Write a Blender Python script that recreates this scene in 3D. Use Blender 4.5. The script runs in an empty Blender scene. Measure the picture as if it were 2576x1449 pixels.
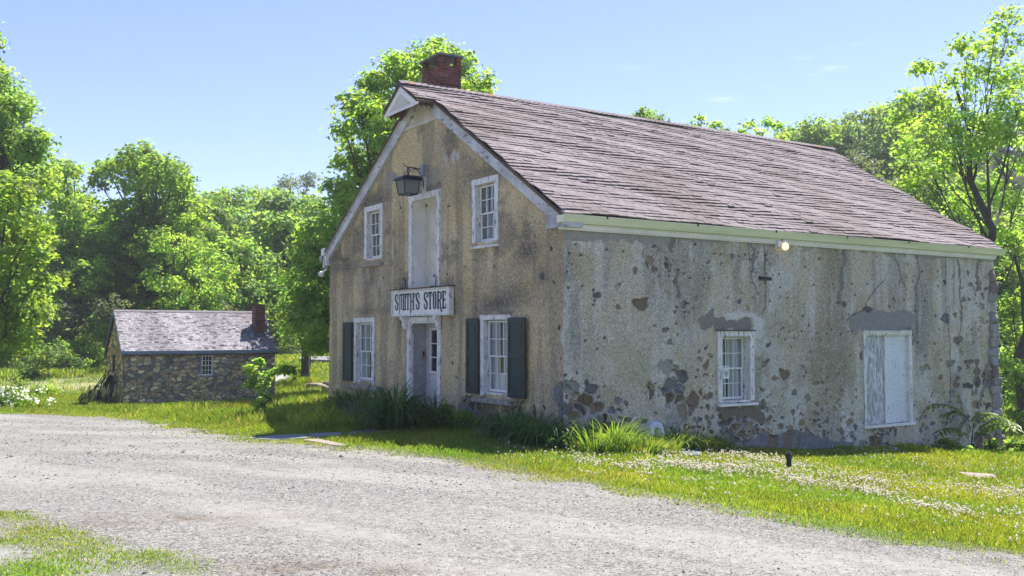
import bpy, math, random
import numpy as np
from mathutils import Vector, Matrix
random.seed(7); RNG=np.random.default_rng(7)
R=math.radians; PI=math.pi
scn=bpy.context.scene; COL=scn.collection

# ------------------------------------------------------------------ layout survey
F=2433.; TH=math.atan(107.5/F); CH=1.9
CAM=np.array([0,0,CH]); A=R(33.0)
XD=np.array([math.cos(A),math.sin(A),0]); YD=np.array([-math.sin(A),math.cos(A),0])
C0=np.array([0.874,16.5,0.0]); D0=np.array([-14.02,35.0,0.0])
def ray(px,py):
    a=px-1288; b=-(py-724.5)
    return np.array([a, F*math.cos(TH)-b*math.sin(TH), F*math.sin(TH)+b*math.cos(TH)])
def plane_hit(px,py,n,p):
    d=ray(px,py); k=np.dot(p-CAM,n)/np.dot(d,n); return CAM+d*k
def G(px,py,off=0.0):
    q=plane_hit(px,py,XD,C0+XD*off)-C0; return (float(q@YD),float(q[2]))
def L(px,py,off=0.0):
    q=plane_hit(px,py,YD,C0+YD*off)-C0; return (float(q@XD),float(q[2]))
def depth_pt(px,py,d):
    r=ray(px,py); return CAM+r*(d/r[1])
def c1(x,y): return (786.1+.4472*x,75.5+.4472*y)
def c2(x,y): return (786.1+.3256*x,691.8+.3256*y)
def c3(x,y): return (1352.1+.4775*x,503.1+.4775*y)
def c4(x,y): return (1918.1+.4774*x,534.6+.4774*y)
def clan(x,y): return (943.3+.09548*x,402.5+.09548*y)

# ------------------------------------------------------------------ numpy noise
def h2(ix,iy,seed):
    n=(ix.astype(np.int64)*374761393+iy.astype(np.int64)*668265263+seed*2246822519)&0xffffffff
    n=((n^(n>>13))*1274126177)&0xffffffff
    n=((n^(n>>16))*2654435761)&0xffffffff
    return ((n^(n>>15))&0xffffff)/float(0xffffff)
def vnoise(x,y,seed=0):
    ix=np.floor(x);iy=np.floor(y);fx=x-ix;fy=y-iy
    fx=fx*fx*(3-2*fx);fy=fy*fy*(3-2*fy)
    a=h2(ix,iy,seed);b=h2(ix+1,iy,seed);c=h2(ix,iy+1,seed);d=h2(ix+1,iy+1,seed)
    return (a*(1-fx)+b*fx)*(1-fy)+(c*(1-fx)+d*fx)*fy
def fbm(x,y,seed=0,o=4):
    s=0;a=.5;t=0
    for i in range(o):
        s=s+a*vnoise(x*2**i+17*i,y*2**i-9*i,seed+i);t+=a;a*=.5
    return s/t
def voro(x,y,seed=0,jit=.9):
    ix=np.floor(x);iy=np.floor(y)
    f1=np.full(x.shape,9.);f2=np.full(x.shape,9.);cx=np.zeros(x.shape);cy=np.zeros(x.shape)
    for dx in(-1,0,1):
        for dy in(-1,0,1):
            a=ix+dx;b=iy+dy
            px=a+.5+(h2(a,b,seed)-.5)*jit;py=b+.5+(h2(a,b,seed+5)-.5)*jit
            d=np.hypot(x-px,y-py)
            n=d<f1
            f2=np.where(n,f1,np.minimum(f2,d));cx=np.where(n,a,cx);cy=np.where(n,b,cy);f1=np.where(n,d,f1)
    return f1,f2,cx,cy
def inpoly(x,y,P):
    r=np.zeros(x.shape,bool);n=len(P);j=n-1
    for i in range(n):
        xi,yi=P[i];xj,yj=P[j]
        if yi!=yj:
            r^=((yi>y)!=(yj>y))&(x<(xj-xi)*(y-yi)/(yj-yi)+xi)
        j=i
    return r
def dline(x,y,P):
    d=np.full(x.shape,99.)
    for (x0,y0),(x1,y1) in zip(P[:-1],P[1:]):
        L2=(x1-x0)**2+(y1-y0)**2
        t=np.clip(((x-x0)*(x1-x0)+(y-y0)*(y1-y0))/L2,0,1)
        d=np.minimum(d,np.hypot(x-x0-t*(x1-x0),y-y0-t*(y1-y0)))
    return d
def sst(x,a,b):
    t=np.clip((x-a)/(b-a),0,1);return t*t*(3-2*t)

# ------------------------------------------------------------------ terrain
cp=[(0,0,.22),(-6,2,.25),(6,2,.0),(0,7.2,.1),(-3.5,6.8,.18),(4.6,8.8,-.25),(5.2,19.3,-.5),(4.6,16.5,-.45),(8.5,18,-.78),
 (11.95,23.7,-1.12),(-4.74,25.1,-.12),(-1.9,20.8,.0),(.87,16.4,-.02),(3.8,18.4,-.3),(7.8,20.9,-.63),(-9.3,38,-.9),(-11,46,-.45),(-12,55,.15),(-14.4,69,.4),
 (-14,35,-.9),(-14.9,28.2,-.52),(-8.8,24.2,-.4),(-6.3,19.6,-.2),(-4.6,17.6,-.06),(-2.8,15.9,0),(-1,14.2,0),(.56,12.2,.0),
 (-7.3,28,-.55),(-7,33,-.5),(-16.8,33.4,-.65),(-21,47.7,-.45),(-31,60,.1),(-20,15,.05),(-30,30,-.5),(15,15,-1.0),(20,30,-1.7),(25,45,-1.2),(5,50,-.2),
 (0,-20,.3),(40,-20,-.5),(-40,-20,.3),(60,30,-2),(-60,40,0),(10,5,-.4),(16,24,-1.4),(-45,75,1.2),(30,75,-.5),(0,75,.3)]
cp=np.array(cp,float)
def tpsk(r2): return np.where(r2>1e-9,r2*np.log(r2+1e-12),0)
n_=len(cp);K=tpsk(((cp[:,None,:2]-cp[None,:,:2])**2).sum(-1))+np.eye(n_)*2.0
P_=np.c_[np.ones(n_),cp[:,:2]]
W_=np.linalg.solve(np.block([[K,P_],[P_.T,np.zeros((3,3))]]),np.r_[cp[:,2],0,0,0])
def gz(x,y):
    x=np.asarray(x,float);y=np.asarray(y,float);sh=np.broadcast(x,y).shape
    xf=np.broadcast_to(x,sh).ravel();yf=np.broadcast_to(y,sh).ravel()
    z=np.zeros(len(xf))
    for s in range(0,len(xf),50000):
        X=xf[s:s+50000];Y=yf[s:s+50000]
        k=tpsk((X[:,None]-cp[None,:,0])**2+(Y[:,None]-cp[None,:,1])**2)
        z[s:s+50000]=k@W_[:n_]+W_[n_]+W_[n_+1]*X+W_[n_+2]*Y
    r=np.hypot(xf,yf);w=sst(r,60,110);z=z*(1-w)+w*(-.3)
    hill=sst(yf,72,135)*(11+15*sst(xf,0,40))+sst(yf,150,420)*22
    hill+=sst(xf,35,90)*sst(yf,30,80)*9*(1-sst(yf,72,150))
    z=z+hill*(1+.25*(fbm(xf*.02,yf*.02,3,3)-.5))
    z+= (fbm(xf*.45,yf*.45,11,2)-.5)*.04
    return z.reshape(sh)
def gp(px,py):
    d=ray(px,py);d=d/d[1];lo=3.;step=.25;k=lo
    while k<300:
        q=CAM+d*k
        if q[2]<gz(q[0],q[1]): break
        k+=step
    a,b=k-step,k
    for _ in range(12):
        m=(a+b)/2;q=CAM+d*m
        if q[2]<float(gz(q[0],q[1])): b=m
        else: a=m
    q=CAM+d*b;return (float(q[0]),float(q[1]),float(gz(q[0],q[1])))
def Z(x,y): return float(gz(x,y))

# ------------------------------------------------------------------ tagging
def tag(o,label=None,cat=None,group=None,kind=None):
    if label:o['label']=label
    if cat:o['category']=cat
    if group:o['group']=group
    if kind:o['kind']=kind
    return o
def empty(name,loc=(0,0,0),rz=0):
    o=bpy.data.objects.new(name,None);COL.objects.link(o);o.location=loc;o.rotation_euler=(0,0,rz);o.empty_display_size=.3;return o

# ------------------------------------------------------------------ mesh tools
def npmesh(name,V,Fc,mat,parent=None,cols=None,smooth=False):
    V=np.asarray(V,np.float32);Fc=np.asarray(Fc,np.int32)
    me=bpy.data.meshes.new(name);k=Fc.shape[1]
    me.vertices.add(len(V));me.vertices.foreach_set('co',V.ravel())
    me.loops.add(Fc.size);me.loops.foreach_set('vertex_index',Fc.ravel())
    me.polygons.add(len(Fc));me.polygons.foreach_set('loop_start',np.arange(0,Fc.size,k,dtype=np.int32))
    me.polygons.foreach_set('loop_total',np.full(len(Fc),k,np.int32))
    me.polygons.foreach_set('use_smooth',np.full(len(Fc),smooth))
    me.update(calc_edges=True)
    if cols is not None:
        ca=me.color_attributes.new('Col','FLOAT_COLOR','POINT')
        c=np.c_[np.asarray(cols,np.float32),np.ones(len(V),np.float32)]
        ca.data.foreach_set('color',c.ravel().astype(np.float32))
    me.materials.append(mat)
    o=bpy.data.objects.new(name,me);COL.objects.link(o)
    if parent:o.parent=parent
    return o
class MB:
    def __init__(s):s.v=[];s.f=[];s.c=[];s.col=(1,1,1)
    def add(s,vs,fs):
        b=len(s.v);s.v+= [tuple(p) for p in vs];s.f+=[tuple(b+i for i in f) for f in fs];s.c+=[s.col]*len(vs);return s
    def box(s,x0,x1,y0,y1,z0,z1,M=None):
        vs=[Vector((x,y,z)) for z in(z0,z1) for y in(y0,y1) for x in(x0,x1)]
        if M is not None: vs=[M@v for v in vs]
        return s.add(vs,[(0,2,3,1),(4,5,7,6),(0,1,5,4),(2,6,7,3),(0,4,6,2),(1,3,7,5)])
    def prism(s,P,d):   # P: list of 3d points (planar polygon), d: extrusion vector
        n=len(P);P=[Vector(p) for p in P];d=Vector(d)
        return s.add(P+[p+d for p in P],[tuple(range(n))[::-1],tuple(range(n,2*n))]+[(i,(i+1)%n,n+(i+1)%n,n+i) for i in range(n)])
    def tube(s,P,rad,n=8,cap=True):
        P=[Vector(p) for p in P];m=len(P)
        if not isinstance(rad,(list,tuple)):rad=[rad]*m
        vs=[];up=Vector((0,0,1));prev=None
        for i,p in enumerate(P):
            t=(P[min(i+1,m-1)]-P[max(i-1,0)]).normalized()
            a=(prev-t*prev.dot(t)) if prev is not None else (Vector((1,0,0)) if abs(t.x)<.8 else Vector((0,1,0)))
            if prev is None:a=a-t*a.dot(t)
            if a.length<1e-5:a=t.orthogonal()
            a.normalize();prev=a;b=t.cross(a)
            for k in range(n):
                an=2*PI*k/n;vs.append(p+(a*math.cos(an)+b*math.sin(an))*rad[i])
        fs=[(i*n+k,i*n+(k+1)%n,(i+1)*n+(k+1)%n,(i+1)*n+k) for i in range(m-1) for k in range(n)]
        if cap:fs+=[tuple(range(n))[::-1],tuple(range((m-1)*n,m*n))]
        return s.add(vs,fs)
    def lathe(s,c,prof,n=16,axis=(0,0,1)):
        ax=Vector(axis).normalized();a=ax.orthogonal().normalized();b=ax.cross(a);c=Vector(c)
        vs=[c+ax*z+(a*math.cos(2*PI*k/n)+b*math.sin(2*PI*k/n))*max(r,.0005) for r,z in prof for k in range(n)]
        m=len(prof);fs=[(i*n+k,i*n+(k+1)%n,(i+1)*n+(k+1)%n,(i+1)*n+k) for i in range(m-1) for k in range(n)]
        fs+=[tuple(range(n))[::-1],tuple(range((m-1)*n,m*n))]
        return s.add(vs,fs)
    def build(s,name,mat,parent=None,smooth=False,bevel=0):
        me=bpy.data.meshes.new(name);me.from_pydata([tuple(v) for v in s.v],[],s.f)
        ca=me.color_attributes.new('Col','FLOAT_COLOR','POINT')
        ca.data.foreach_set('color',np.c_[np.array(s.c,np.float32),np.ones(len(s.v))].astype(np.float32).ravel())
        me.materials.append(mat)
        if smooth:
            for p in me.polygons:p.use_smooth=True
        me.update()
        o=bpy.data.objects.new(name,me);COL.objects.link(o)
        if parent:o.parent=parent
        if bevel:
            b=o.modifiers.new('b','BEVEL');b.width=bevel;b.segments=2;b.limit_method='ANGLE'
        return o
def stone_mb(c,r,seed,mb=None,flat=.6,n1=9,n2=12,rot=0,pw=.75):
    mb=mb or MB();rg=np.random.default_rng(seed);ph=rg.uniform(0,6.28,6)
    vs=[];
    for i in range(n1+1):
        th=PI*i/n1
        for k in range(n2):
            p=2*PI*k/n2;x=math.sin(th)*math.cos(p);y=math.sin(th)*math.sin(p);z=math.cos(th)
            q=1+.13*math.sin(2*x*2+ph[0])+.12*math.sin(3*y+ph[1]+z*2)+.1*math.sin(5*z+ph[2]+x*3)+.05*math.sin(9*x+7*y+ph[3])
            s_=lambda w:math.copysign(abs(w)**pw,w)
            X=s_(x)*q*r[0];Y=s_(y)*q*r[1];Zz=s_(z)*q*r[2]
            vs.append((c[0]+X*math.cos(rot)-Y*math.sin(rot),c[1]+X*math.sin(rot)+Y*math.cos(rot),c[2]+Zz))
    mb.add(vs,[(i*n2+k,(i+1)*n2+k,(i+1)*n2+(k+1)%n2,i*n2+(k+1)%n2) for i in range(n1) for k in range(n2)])
    return mb

# ------------------------------------------------------------------ materials
def _n(nt,t,**k):
    n=nt.nodes.new(t)
    for a,b in k.items():
        if a in n.inputs: n.inputs[a].default_value=b
        else: setattr(n,a,b)
    return n
def c4v(c): return (c[0],c[1],c[2],1)
def mat(name,c1,c2=None,sc=4.0,rough=.85,bump=.3,bsc=40.0,bd=.01,attr=False,peel=None,peel_thr=.62,peel_sc=(9,9,2.5),fine=.25,metal=0,spec=.3,stretch=(1,1,1)):
    m=bpy.data.materials.new(name);m.use_nodes=True;nt=m.node_tree;ln=nt.links.new
    bs=nt.nodes['Principled BSDF'];bs.inputs['Roughness'].default_value=rough;bs.inputs['Metallic'].default_value=metal
    bs.inputs['Specular IOR Level'].default_value=spec
    tc=_n(nt,'ShaderNodeTexCoord');mp=_n(nt,'ShaderNodeMapping');mp.inputs['Scale'].default_value=stretch
    ln(tc.outputs['Object'],mp.inputs[0])
    no=_n(nt,'ShaderNodeTexNoise',Scale=sc,Detail=6.0,Roughness=.65);ln(mp.outputs[0],no.inputs['Vector'])
    rp=_n(nt,'ShaderNodeMapRange');rp.inputs[1].default_value=.35;rp.inputs[2].default_value=.65;ln(no.outputs[0],rp.inputs[0])
    mx=_n(nt,'ShaderNodeMix',data_type='RGBA');mx.inputs[6].default_value=c4v(c1);mx.inputs[7].default_value=c4v(c2 or c1)
    ln(rp.outputs[0],mx.inputs[0]);out=mx.outputs[2]
    if attr:
        at=_n(nt,'ShaderNodeAttribute',attribute_name='Col')
        mu=_n(nt,'ShaderNodeMix',data_type='RGBA',blend_type='MULTIPLY');mu.inputs[0].default_value=1
        ln(out,mu.inputs[6]);ln(at.outputs[0],mu.inputs[7]);out=mu.outputs[2]
    nf=_n(nt,'ShaderNodeTexNoise',Scale=bsc,Detail=5.0,Roughness=.7);ln(mp.outputs[0],nf.inputs['Vector'])
    if fine:
        mr=_n(nt,'ShaderNodeMapRange');mr.inputs[1].default_value=.3;mr.inputs[2].default_value=.7;mr.inputs[3].default_value=1-fine;mr.inputs[4].default_value=1+fine
        ln(nf.outputs[0],mr.inputs[0])
        mu=_n(nt,'ShaderNodeMix',data_type='RGBA',blend_type='MULTIPLY');mu.inputs[0].default_value=1
        ln(out,mu.inputs[6]);ln(mr.outputs[0],mu.inputs[7]);out=mu.outputs[2]
    if peel:
        mp2=_n(nt,'ShaderNodeMapping');mp2.inputs['Scale'].default_value=peel_sc;ln(tc.outputs['Object'],mp2.inputs[0])
        pn=_n(nt,'ShaderNodeTexNoise',Scale=1.6,Detail=7.0,Roughness=.72);ln(mp2.outputs[0],pn.inputs['Vector'])
        pr=_n(nt,'ShaderNodeMapRange');pr.inputs[1].default_value=peel_thr;pr.inputs[2].default_value=peel_thr+.03;ln(pn.outputs[0],pr.inputs[0])
        mu=_n(nt,'ShaderNodeMix',data_type='RGBA');ln(pr.outputs[0],mu.inputs[0]);ln(out,mu.inputs[6]);mu.inputs[7].default_value=c4v(peel);out=mu.outputs[2]
    ln(out,bs.inputs['Base Color'])
    if bump:
        bp=_n(nt,'ShaderNodeBump',Strength=bump,Distance=bd);ln(nf.outputs[0],bp.inputs['Height']);ln(bp.outputs[0],bs.inputs['Normal'])
    return m
def leafmat(name,c,tr,mix=.45,rough=.55,var=.0,sat=True):
    m=bpy.data.materials.new(name);m.use_nodes=True;nt=m.node_tree;ln=nt.links.new
    bs=nt.nodes['Principled BSDF'];bs.inputs['Roughness'].default_value=rough;bs.inputs['Specular IOR Level'].default_value=.35
    at=_n(nt,'ShaderNodeAttribute',attribute_name='Col');oi=_n(nt,'ShaderNodeObjectInfo')
    hs=_n(nt,'ShaderNodeHueSaturation');mr=_n(nt,'ShaderNodeMapRange');mr.inputs[3].default_value=.485;mr.inputs[4].default_value=.515
    mr2=_n(nt,'ShaderNodeMapRange');mr2.inputs[3].default_value=.85;mr2.inputs[4].default_value=1.15
    ln(oi.outputs['Random'],mr.inputs[0]);ln(oi.outputs['Random'],mr2.inputs[0]);ln(mr.outputs[0],hs.inputs['Hue']);ln(mr2.outputs[0],hs.inputs['Value']);ln(at.outputs[0],hs.inputs['Color'])
    outs=[]
    for cc in(c,tr):
        mu=_n(nt,'ShaderNodeMix',data_type='RGBA',blend_type='MULTIPLY');mu.inputs[0].default_value=1
        ln(hs.outputs[0],mu.inputs[6]);mu.inputs[7].default_value=c4v(cc);outs.append(mu.outputs[2])
    ln(outs[0],bs.inputs['Base Color'])
    tb=_n(nt,'ShaderNodeBsdfTranslucent');ln(outs[1],tb.inputs[0])
    ms=_n(nt,'ShaderNodeMixShader');ms.inputs[0].default_value=mix
    ln(bs.outputs[0],ms.inputs[1]);ln(tb.outputs[0],ms.inputs[2]);ln(ms.outputs[0],nt.nodes['Material Output'].inputs[0])
    return m

WH=(.78,.76,.68)
m_white=mat('white_paint',WH,(.6,.6,.56),sc=3,peel=(.2,.18,.15),peel_thr=.565,peel_sc=(13,13,4),rough=.6,bump=.3)
m_whitec=mat('clean_white_paint',(.8,.79,.72),(.68,.67,.6),sc=2,peel=(.3,.28,.24),peel_thr=.63,peel_sc=(13,13,6),rough=.55,bump=.2)
m_cream=mat('cream_paint',(.66,.63,.52),(.5,.47,.37),sc=2.5,peel=(.2,.17,.12),peel_thr=.68,rough=.65)
m_greywood=mat('weathered_paint',(.55,.56,.54),(.3,.3,.29),sc=3,peel=(.12,.12,.13),peel_thr=.58,peel_sc=(3,3,14),rough=.8)
m_rake=mat('rake_paint',(.6,.61,.58),(.38,.38,.36),sc=2,peel=(.16,.16,.17),peel_thr=.585,peel_sc=(5,2.2,9),rough=.8)
m_shutter=mat('green_shutter_paint',(.028,.046,.038),(.02,.033,.028),sc=3,rough=.5,bump=.15,fine=.15)
m_iron=mat('black_iron',(.02,.02,.024),(.04,.03,.025),sc=8,rough=.5,metal=.3)
m_lantern=mat('lantern_metal',(.012,.02,.07),(.02,.02,.03),sc=4,rough=.4,metal=.5)
m_brownwood=mat('old_brown_wood',(.09,.055,.035),(.16,.1,.06),sc=3,stretch=(1,8,8),rough=.9)
m_greywd=mat('bare_grey_wood',(.25,.22,.17),(.36,.32,.25),sc=3,stretch=(2,2,12),rough=.9)
m_rust=mat('rusty_steel',(.06,.035,.025),(.1,.05,.03),sc=20,rough=.8)
m_sillstone=mat('mossy_sill',(.42,.41,.34),(.16,.15,.11),sc=9,rough=.9,peel=(.05,.05,.04),peel_thr=.6,peel_sc=(7,7,7))
m_gutter=mat('gutter_metal',(.78,.80,.62),(.62,.66,.44),sc=2.5,rough=.35,bump=.02,stretch=(.3,2,2),fine=.05,spec=.5)  # greenish light reflected from the grass is put into this colour
m_sign=mat('sign_board_paint',(.78,.77,.7),(.68,.66,.58),sc=2,rough=.6,bump=.1,fine=.06)
m_letter=mat('dark_letter_paint',(.018,.024,.04),(.025,.03,.05),sc=6,rough=.6,bump=0,fine=.1)
m_wall=mat('roughcast_render',(1,1,1),(.93,.93,.93),sc=7,attr=True,rough=.95,bump=1.0,bsc=38,bd=.025,fine=.35,spec=.1)
m_rubble=mat('rubble_stone',(1,1,1),(.75,.75,.75),sc=9,attr=True,rough=.9,bump=.6,bsc=30,bd=.02,fine=.25,spec=.15)
m_brick=mat('old_brick',(1,1,1),(.7,.7,.7),sc=14,attr=True,rough=.9,bump=.6,bsc=50,bd=.01,fine=.25,spec=.1)
m_slate=mat('chimney_slab',(.12,.12,.13),(.2,.2,.2),sc=6,rough=.9)
m_shingle=mat('asphalt_shingle',(1,1,1),(.8,.78,.78),sc=5,attr=True,rough=.9,bump=.6,bsc=60,bd=.01,fine=.3,spec=.15)
m_bark=mat('bark',(.1,.085,.07),(.05,.045,.04),sc=6,stretch=(3,3,1),rough=.95,bump=.8,bsc=25,bd=.03)
m_barkg=mat('grey_bark',(.3,.29,.26),(.2,.19,.17),sc=6,stretch=(3,3,1),rough=.95,bump=.5,bsc=25,bd=.03)
m_rock=mat('field_rock',(.22,.195,.175),(.14,.125,.12),sc=5,rough=.9,bump=.7,bsc=14,bd=.03)
m_rockp=mat('pinkish_block_stone',(.30,.25,.215),(.2,.17,.155),sc=5,rough=.9,bump=.7,bsc=14,bd=.03)
m_flag=mat('bluish_flagstone',(.17,.19,.21),(.24,.24,.24),sc=4,rough=.85,bump=.4,bsc=20)
m_bluest=mat('blue_slate_slab',(.11,.16,.17),(.17,.2,.21),sc=6,rough=.8,bump=.3,bsc=20)
m_conc=mat('pale_concrete',(.3,.295,.27),(.24,.235,.215),sc=3,rough=.9)
m_pipe=mat('painted_vent_pipe',(.62,.68,.74),(.42,.47,.52),sc=5,rough=.5,peel=(.16,.16,.17),peel_thr=.62,peel_sc=(9,9,9))
m_postm=mat('dark_pipe_metal',(.03,.034,.036),(.06,.06,.06),sc=10,rough=.55,metal=.4)
m_zinc=mat('grey_box_metal',(.36,.38,.4),(.28,.3,.31),sc=5,rough=.5,metal=.4)
m_plastic=mat('white_plastic',(.75,.75,.72),(.68,.68,.64),sc=5,rough=.4,bump=0,fine=.05)
m_paper=mat('notice_paper',(.75,.76,.76),(.7,.7,.7),sc=5,rough=.7,bump=0,fine=.03)
m_curt=leafmat('curtain_cloth',(.95,.95,1.0),(.5,.5,.52),mix=.06,rough=.9)
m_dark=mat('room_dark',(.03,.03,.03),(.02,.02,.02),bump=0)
m_fence=mat('grey_fence_boards',(.2,.21,.22),(.13,.14,.15),sc=3,stretch=(9,9,1),rough=.9)
m_bluegrey=mat('bluegrey_trim_paint',(.2,.26,.33),(.15,.2,.26),sc=3,rough=.6,bump=.15)
def glassmat():
    m=bpy.data.materials.new('window_glass');m.use_nodes=True;nt=m.node_tree;ln=nt.links.new
    nt.nodes.remove(nt.nodes['Principled BSDF'])
    tr=_n(nt,'ShaderNodeBsdfTransparent');tr.inputs[0].default_value=(.92,.95,.94,1)
    gl=_n(nt,'ShaderNodeBsdfGlossy',Roughness=.04);lw=_n(nt,'ShaderNodeLayerWeight',Blend=.5);fr=_n(nt,'ShaderNodeMath',operation='POWER');fr.inputs[1].default_value=4.0;ln(lw.outputs['Facing'],fr.inputs[0])
    tc=_n(nt,'ShaderNodeTexCoord');no=_n(nt,'ShaderNodeTexNoise',Scale=5.0,Detail=1.0);ln(tc.outputs['Object'],no.inputs['Vector'])
    bp=_n(nt,'ShaderNodeBump',Strength=.25,Distance=.01);ln(no.outputs[0],bp.inputs['Height']);ln(bp.outputs[0],gl.inputs['Normal'])
    mr=_n(nt,'ShaderNodeMath',operation='ADD');mr.inputs[1].default_value=.03;ln(fr.outputs[0],mr.inputs[0])
    ms=_n(nt,'ShaderNodeMixShader');ln(mr.outputs[0],ms.inputs[0]);ln(tr.outputs[0],ms.inputs[1]);ln(gl.outputs[0],ms.inputs[2])
    ln(ms.outputs[0],nt.nodes['Material Output'].inputs[0]);return m
m_glass=glassmat()
m_bulb=bpy.data.materials.new('lit_bulb');m_bulb.use_nodes=True
_b=m_bulb.node_tree.nodes['Principled BSDF'];_b.inputs['Emission Color'].default_value=(1,.72,.36,1);_b.inputs['Emission Strength'].default_value=.5;_b.inputs['Base Color'].default_value=(.9,.85,.7,1)

# ------------------------------------------------------------------ wall sheets
def grid_axis(a,b,res,edges):
    n=int(round((b-a)/res));x=list(np.linspace(a,b,n+1))
    for e in edges:
        if a<e<b:
            i=int(np.argmin(np.abs(np.array(x)-e)));x[i]=e
    return np.array(sorted(x))
def wall_sheet(name,parent,mtl,ur,zr,res,openings,paint,place,keep=None):
    us=grid_axis(ur[0],ur[1],res,[e for o in openings for e in o[:2]])
    zs=grid_axis(zr[0],zr[1],res,[e for o in openings for e in o[2:]])
    U,Zz=np.meshgrid(us,zs);col,disp=paint(U,Zz)
    V=place(U,Zz,disp).reshape(-1,3)
    nu=len(us);nz=len(zs);i,j=np.meshgrid(np.arange(nu-1),np.arange(nz-1))
    cu=(us[:-1]+us[1:])[i]/2;cz=(zs[:-1]+zs[1:])[j]/2;k=np.ones(cu.shape,bool)
    for o in openings:k&=~((cu>o[0])&(cu<o[1])&(cz>o[2])&(cz<o[3]))
    if keep is not None:k&=keep(cu,cz)
    a=(j*nu+i)[k];Fc=np.c_[a,a+1,a+nu+1,a+nu]
    return npmesh(name,V,Fc,mtl,parent,col.reshape(-1,3),smooth=False)
def mixc(col,c,m):
    m=np.clip(m,0,1)[...,None];return col*(1-m)+np.array(c)*m
STONES=np.array([(.24,.17,.10),(.17,.17,.175),(.28,.21,.13),(.2,.19,.18),(.28,.2,.13),(.13,.12,.105),(.27,.26,.23),(.22,.15,.105),(.32,.27,.19)])
def stonecol(cx,cy,seed):
    k=(h2(cx,cy,seed)*len(STONES)).astype(int)%len(STONES);return STONES[k]*np.array((.93,1.0,.95))*(.75+.5*h2(cx,cy,seed+9))[...,None]
def poly(fn,pts): return [fn(*p) for p in pts]
def warp(U,Z_,s,a,seed): return U+(fbm(U*s,Z_*s,seed,3)-.5)*a, Z_+(fbm(U*s+50,Z_*s,seed+3,3)-.5)*a

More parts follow.
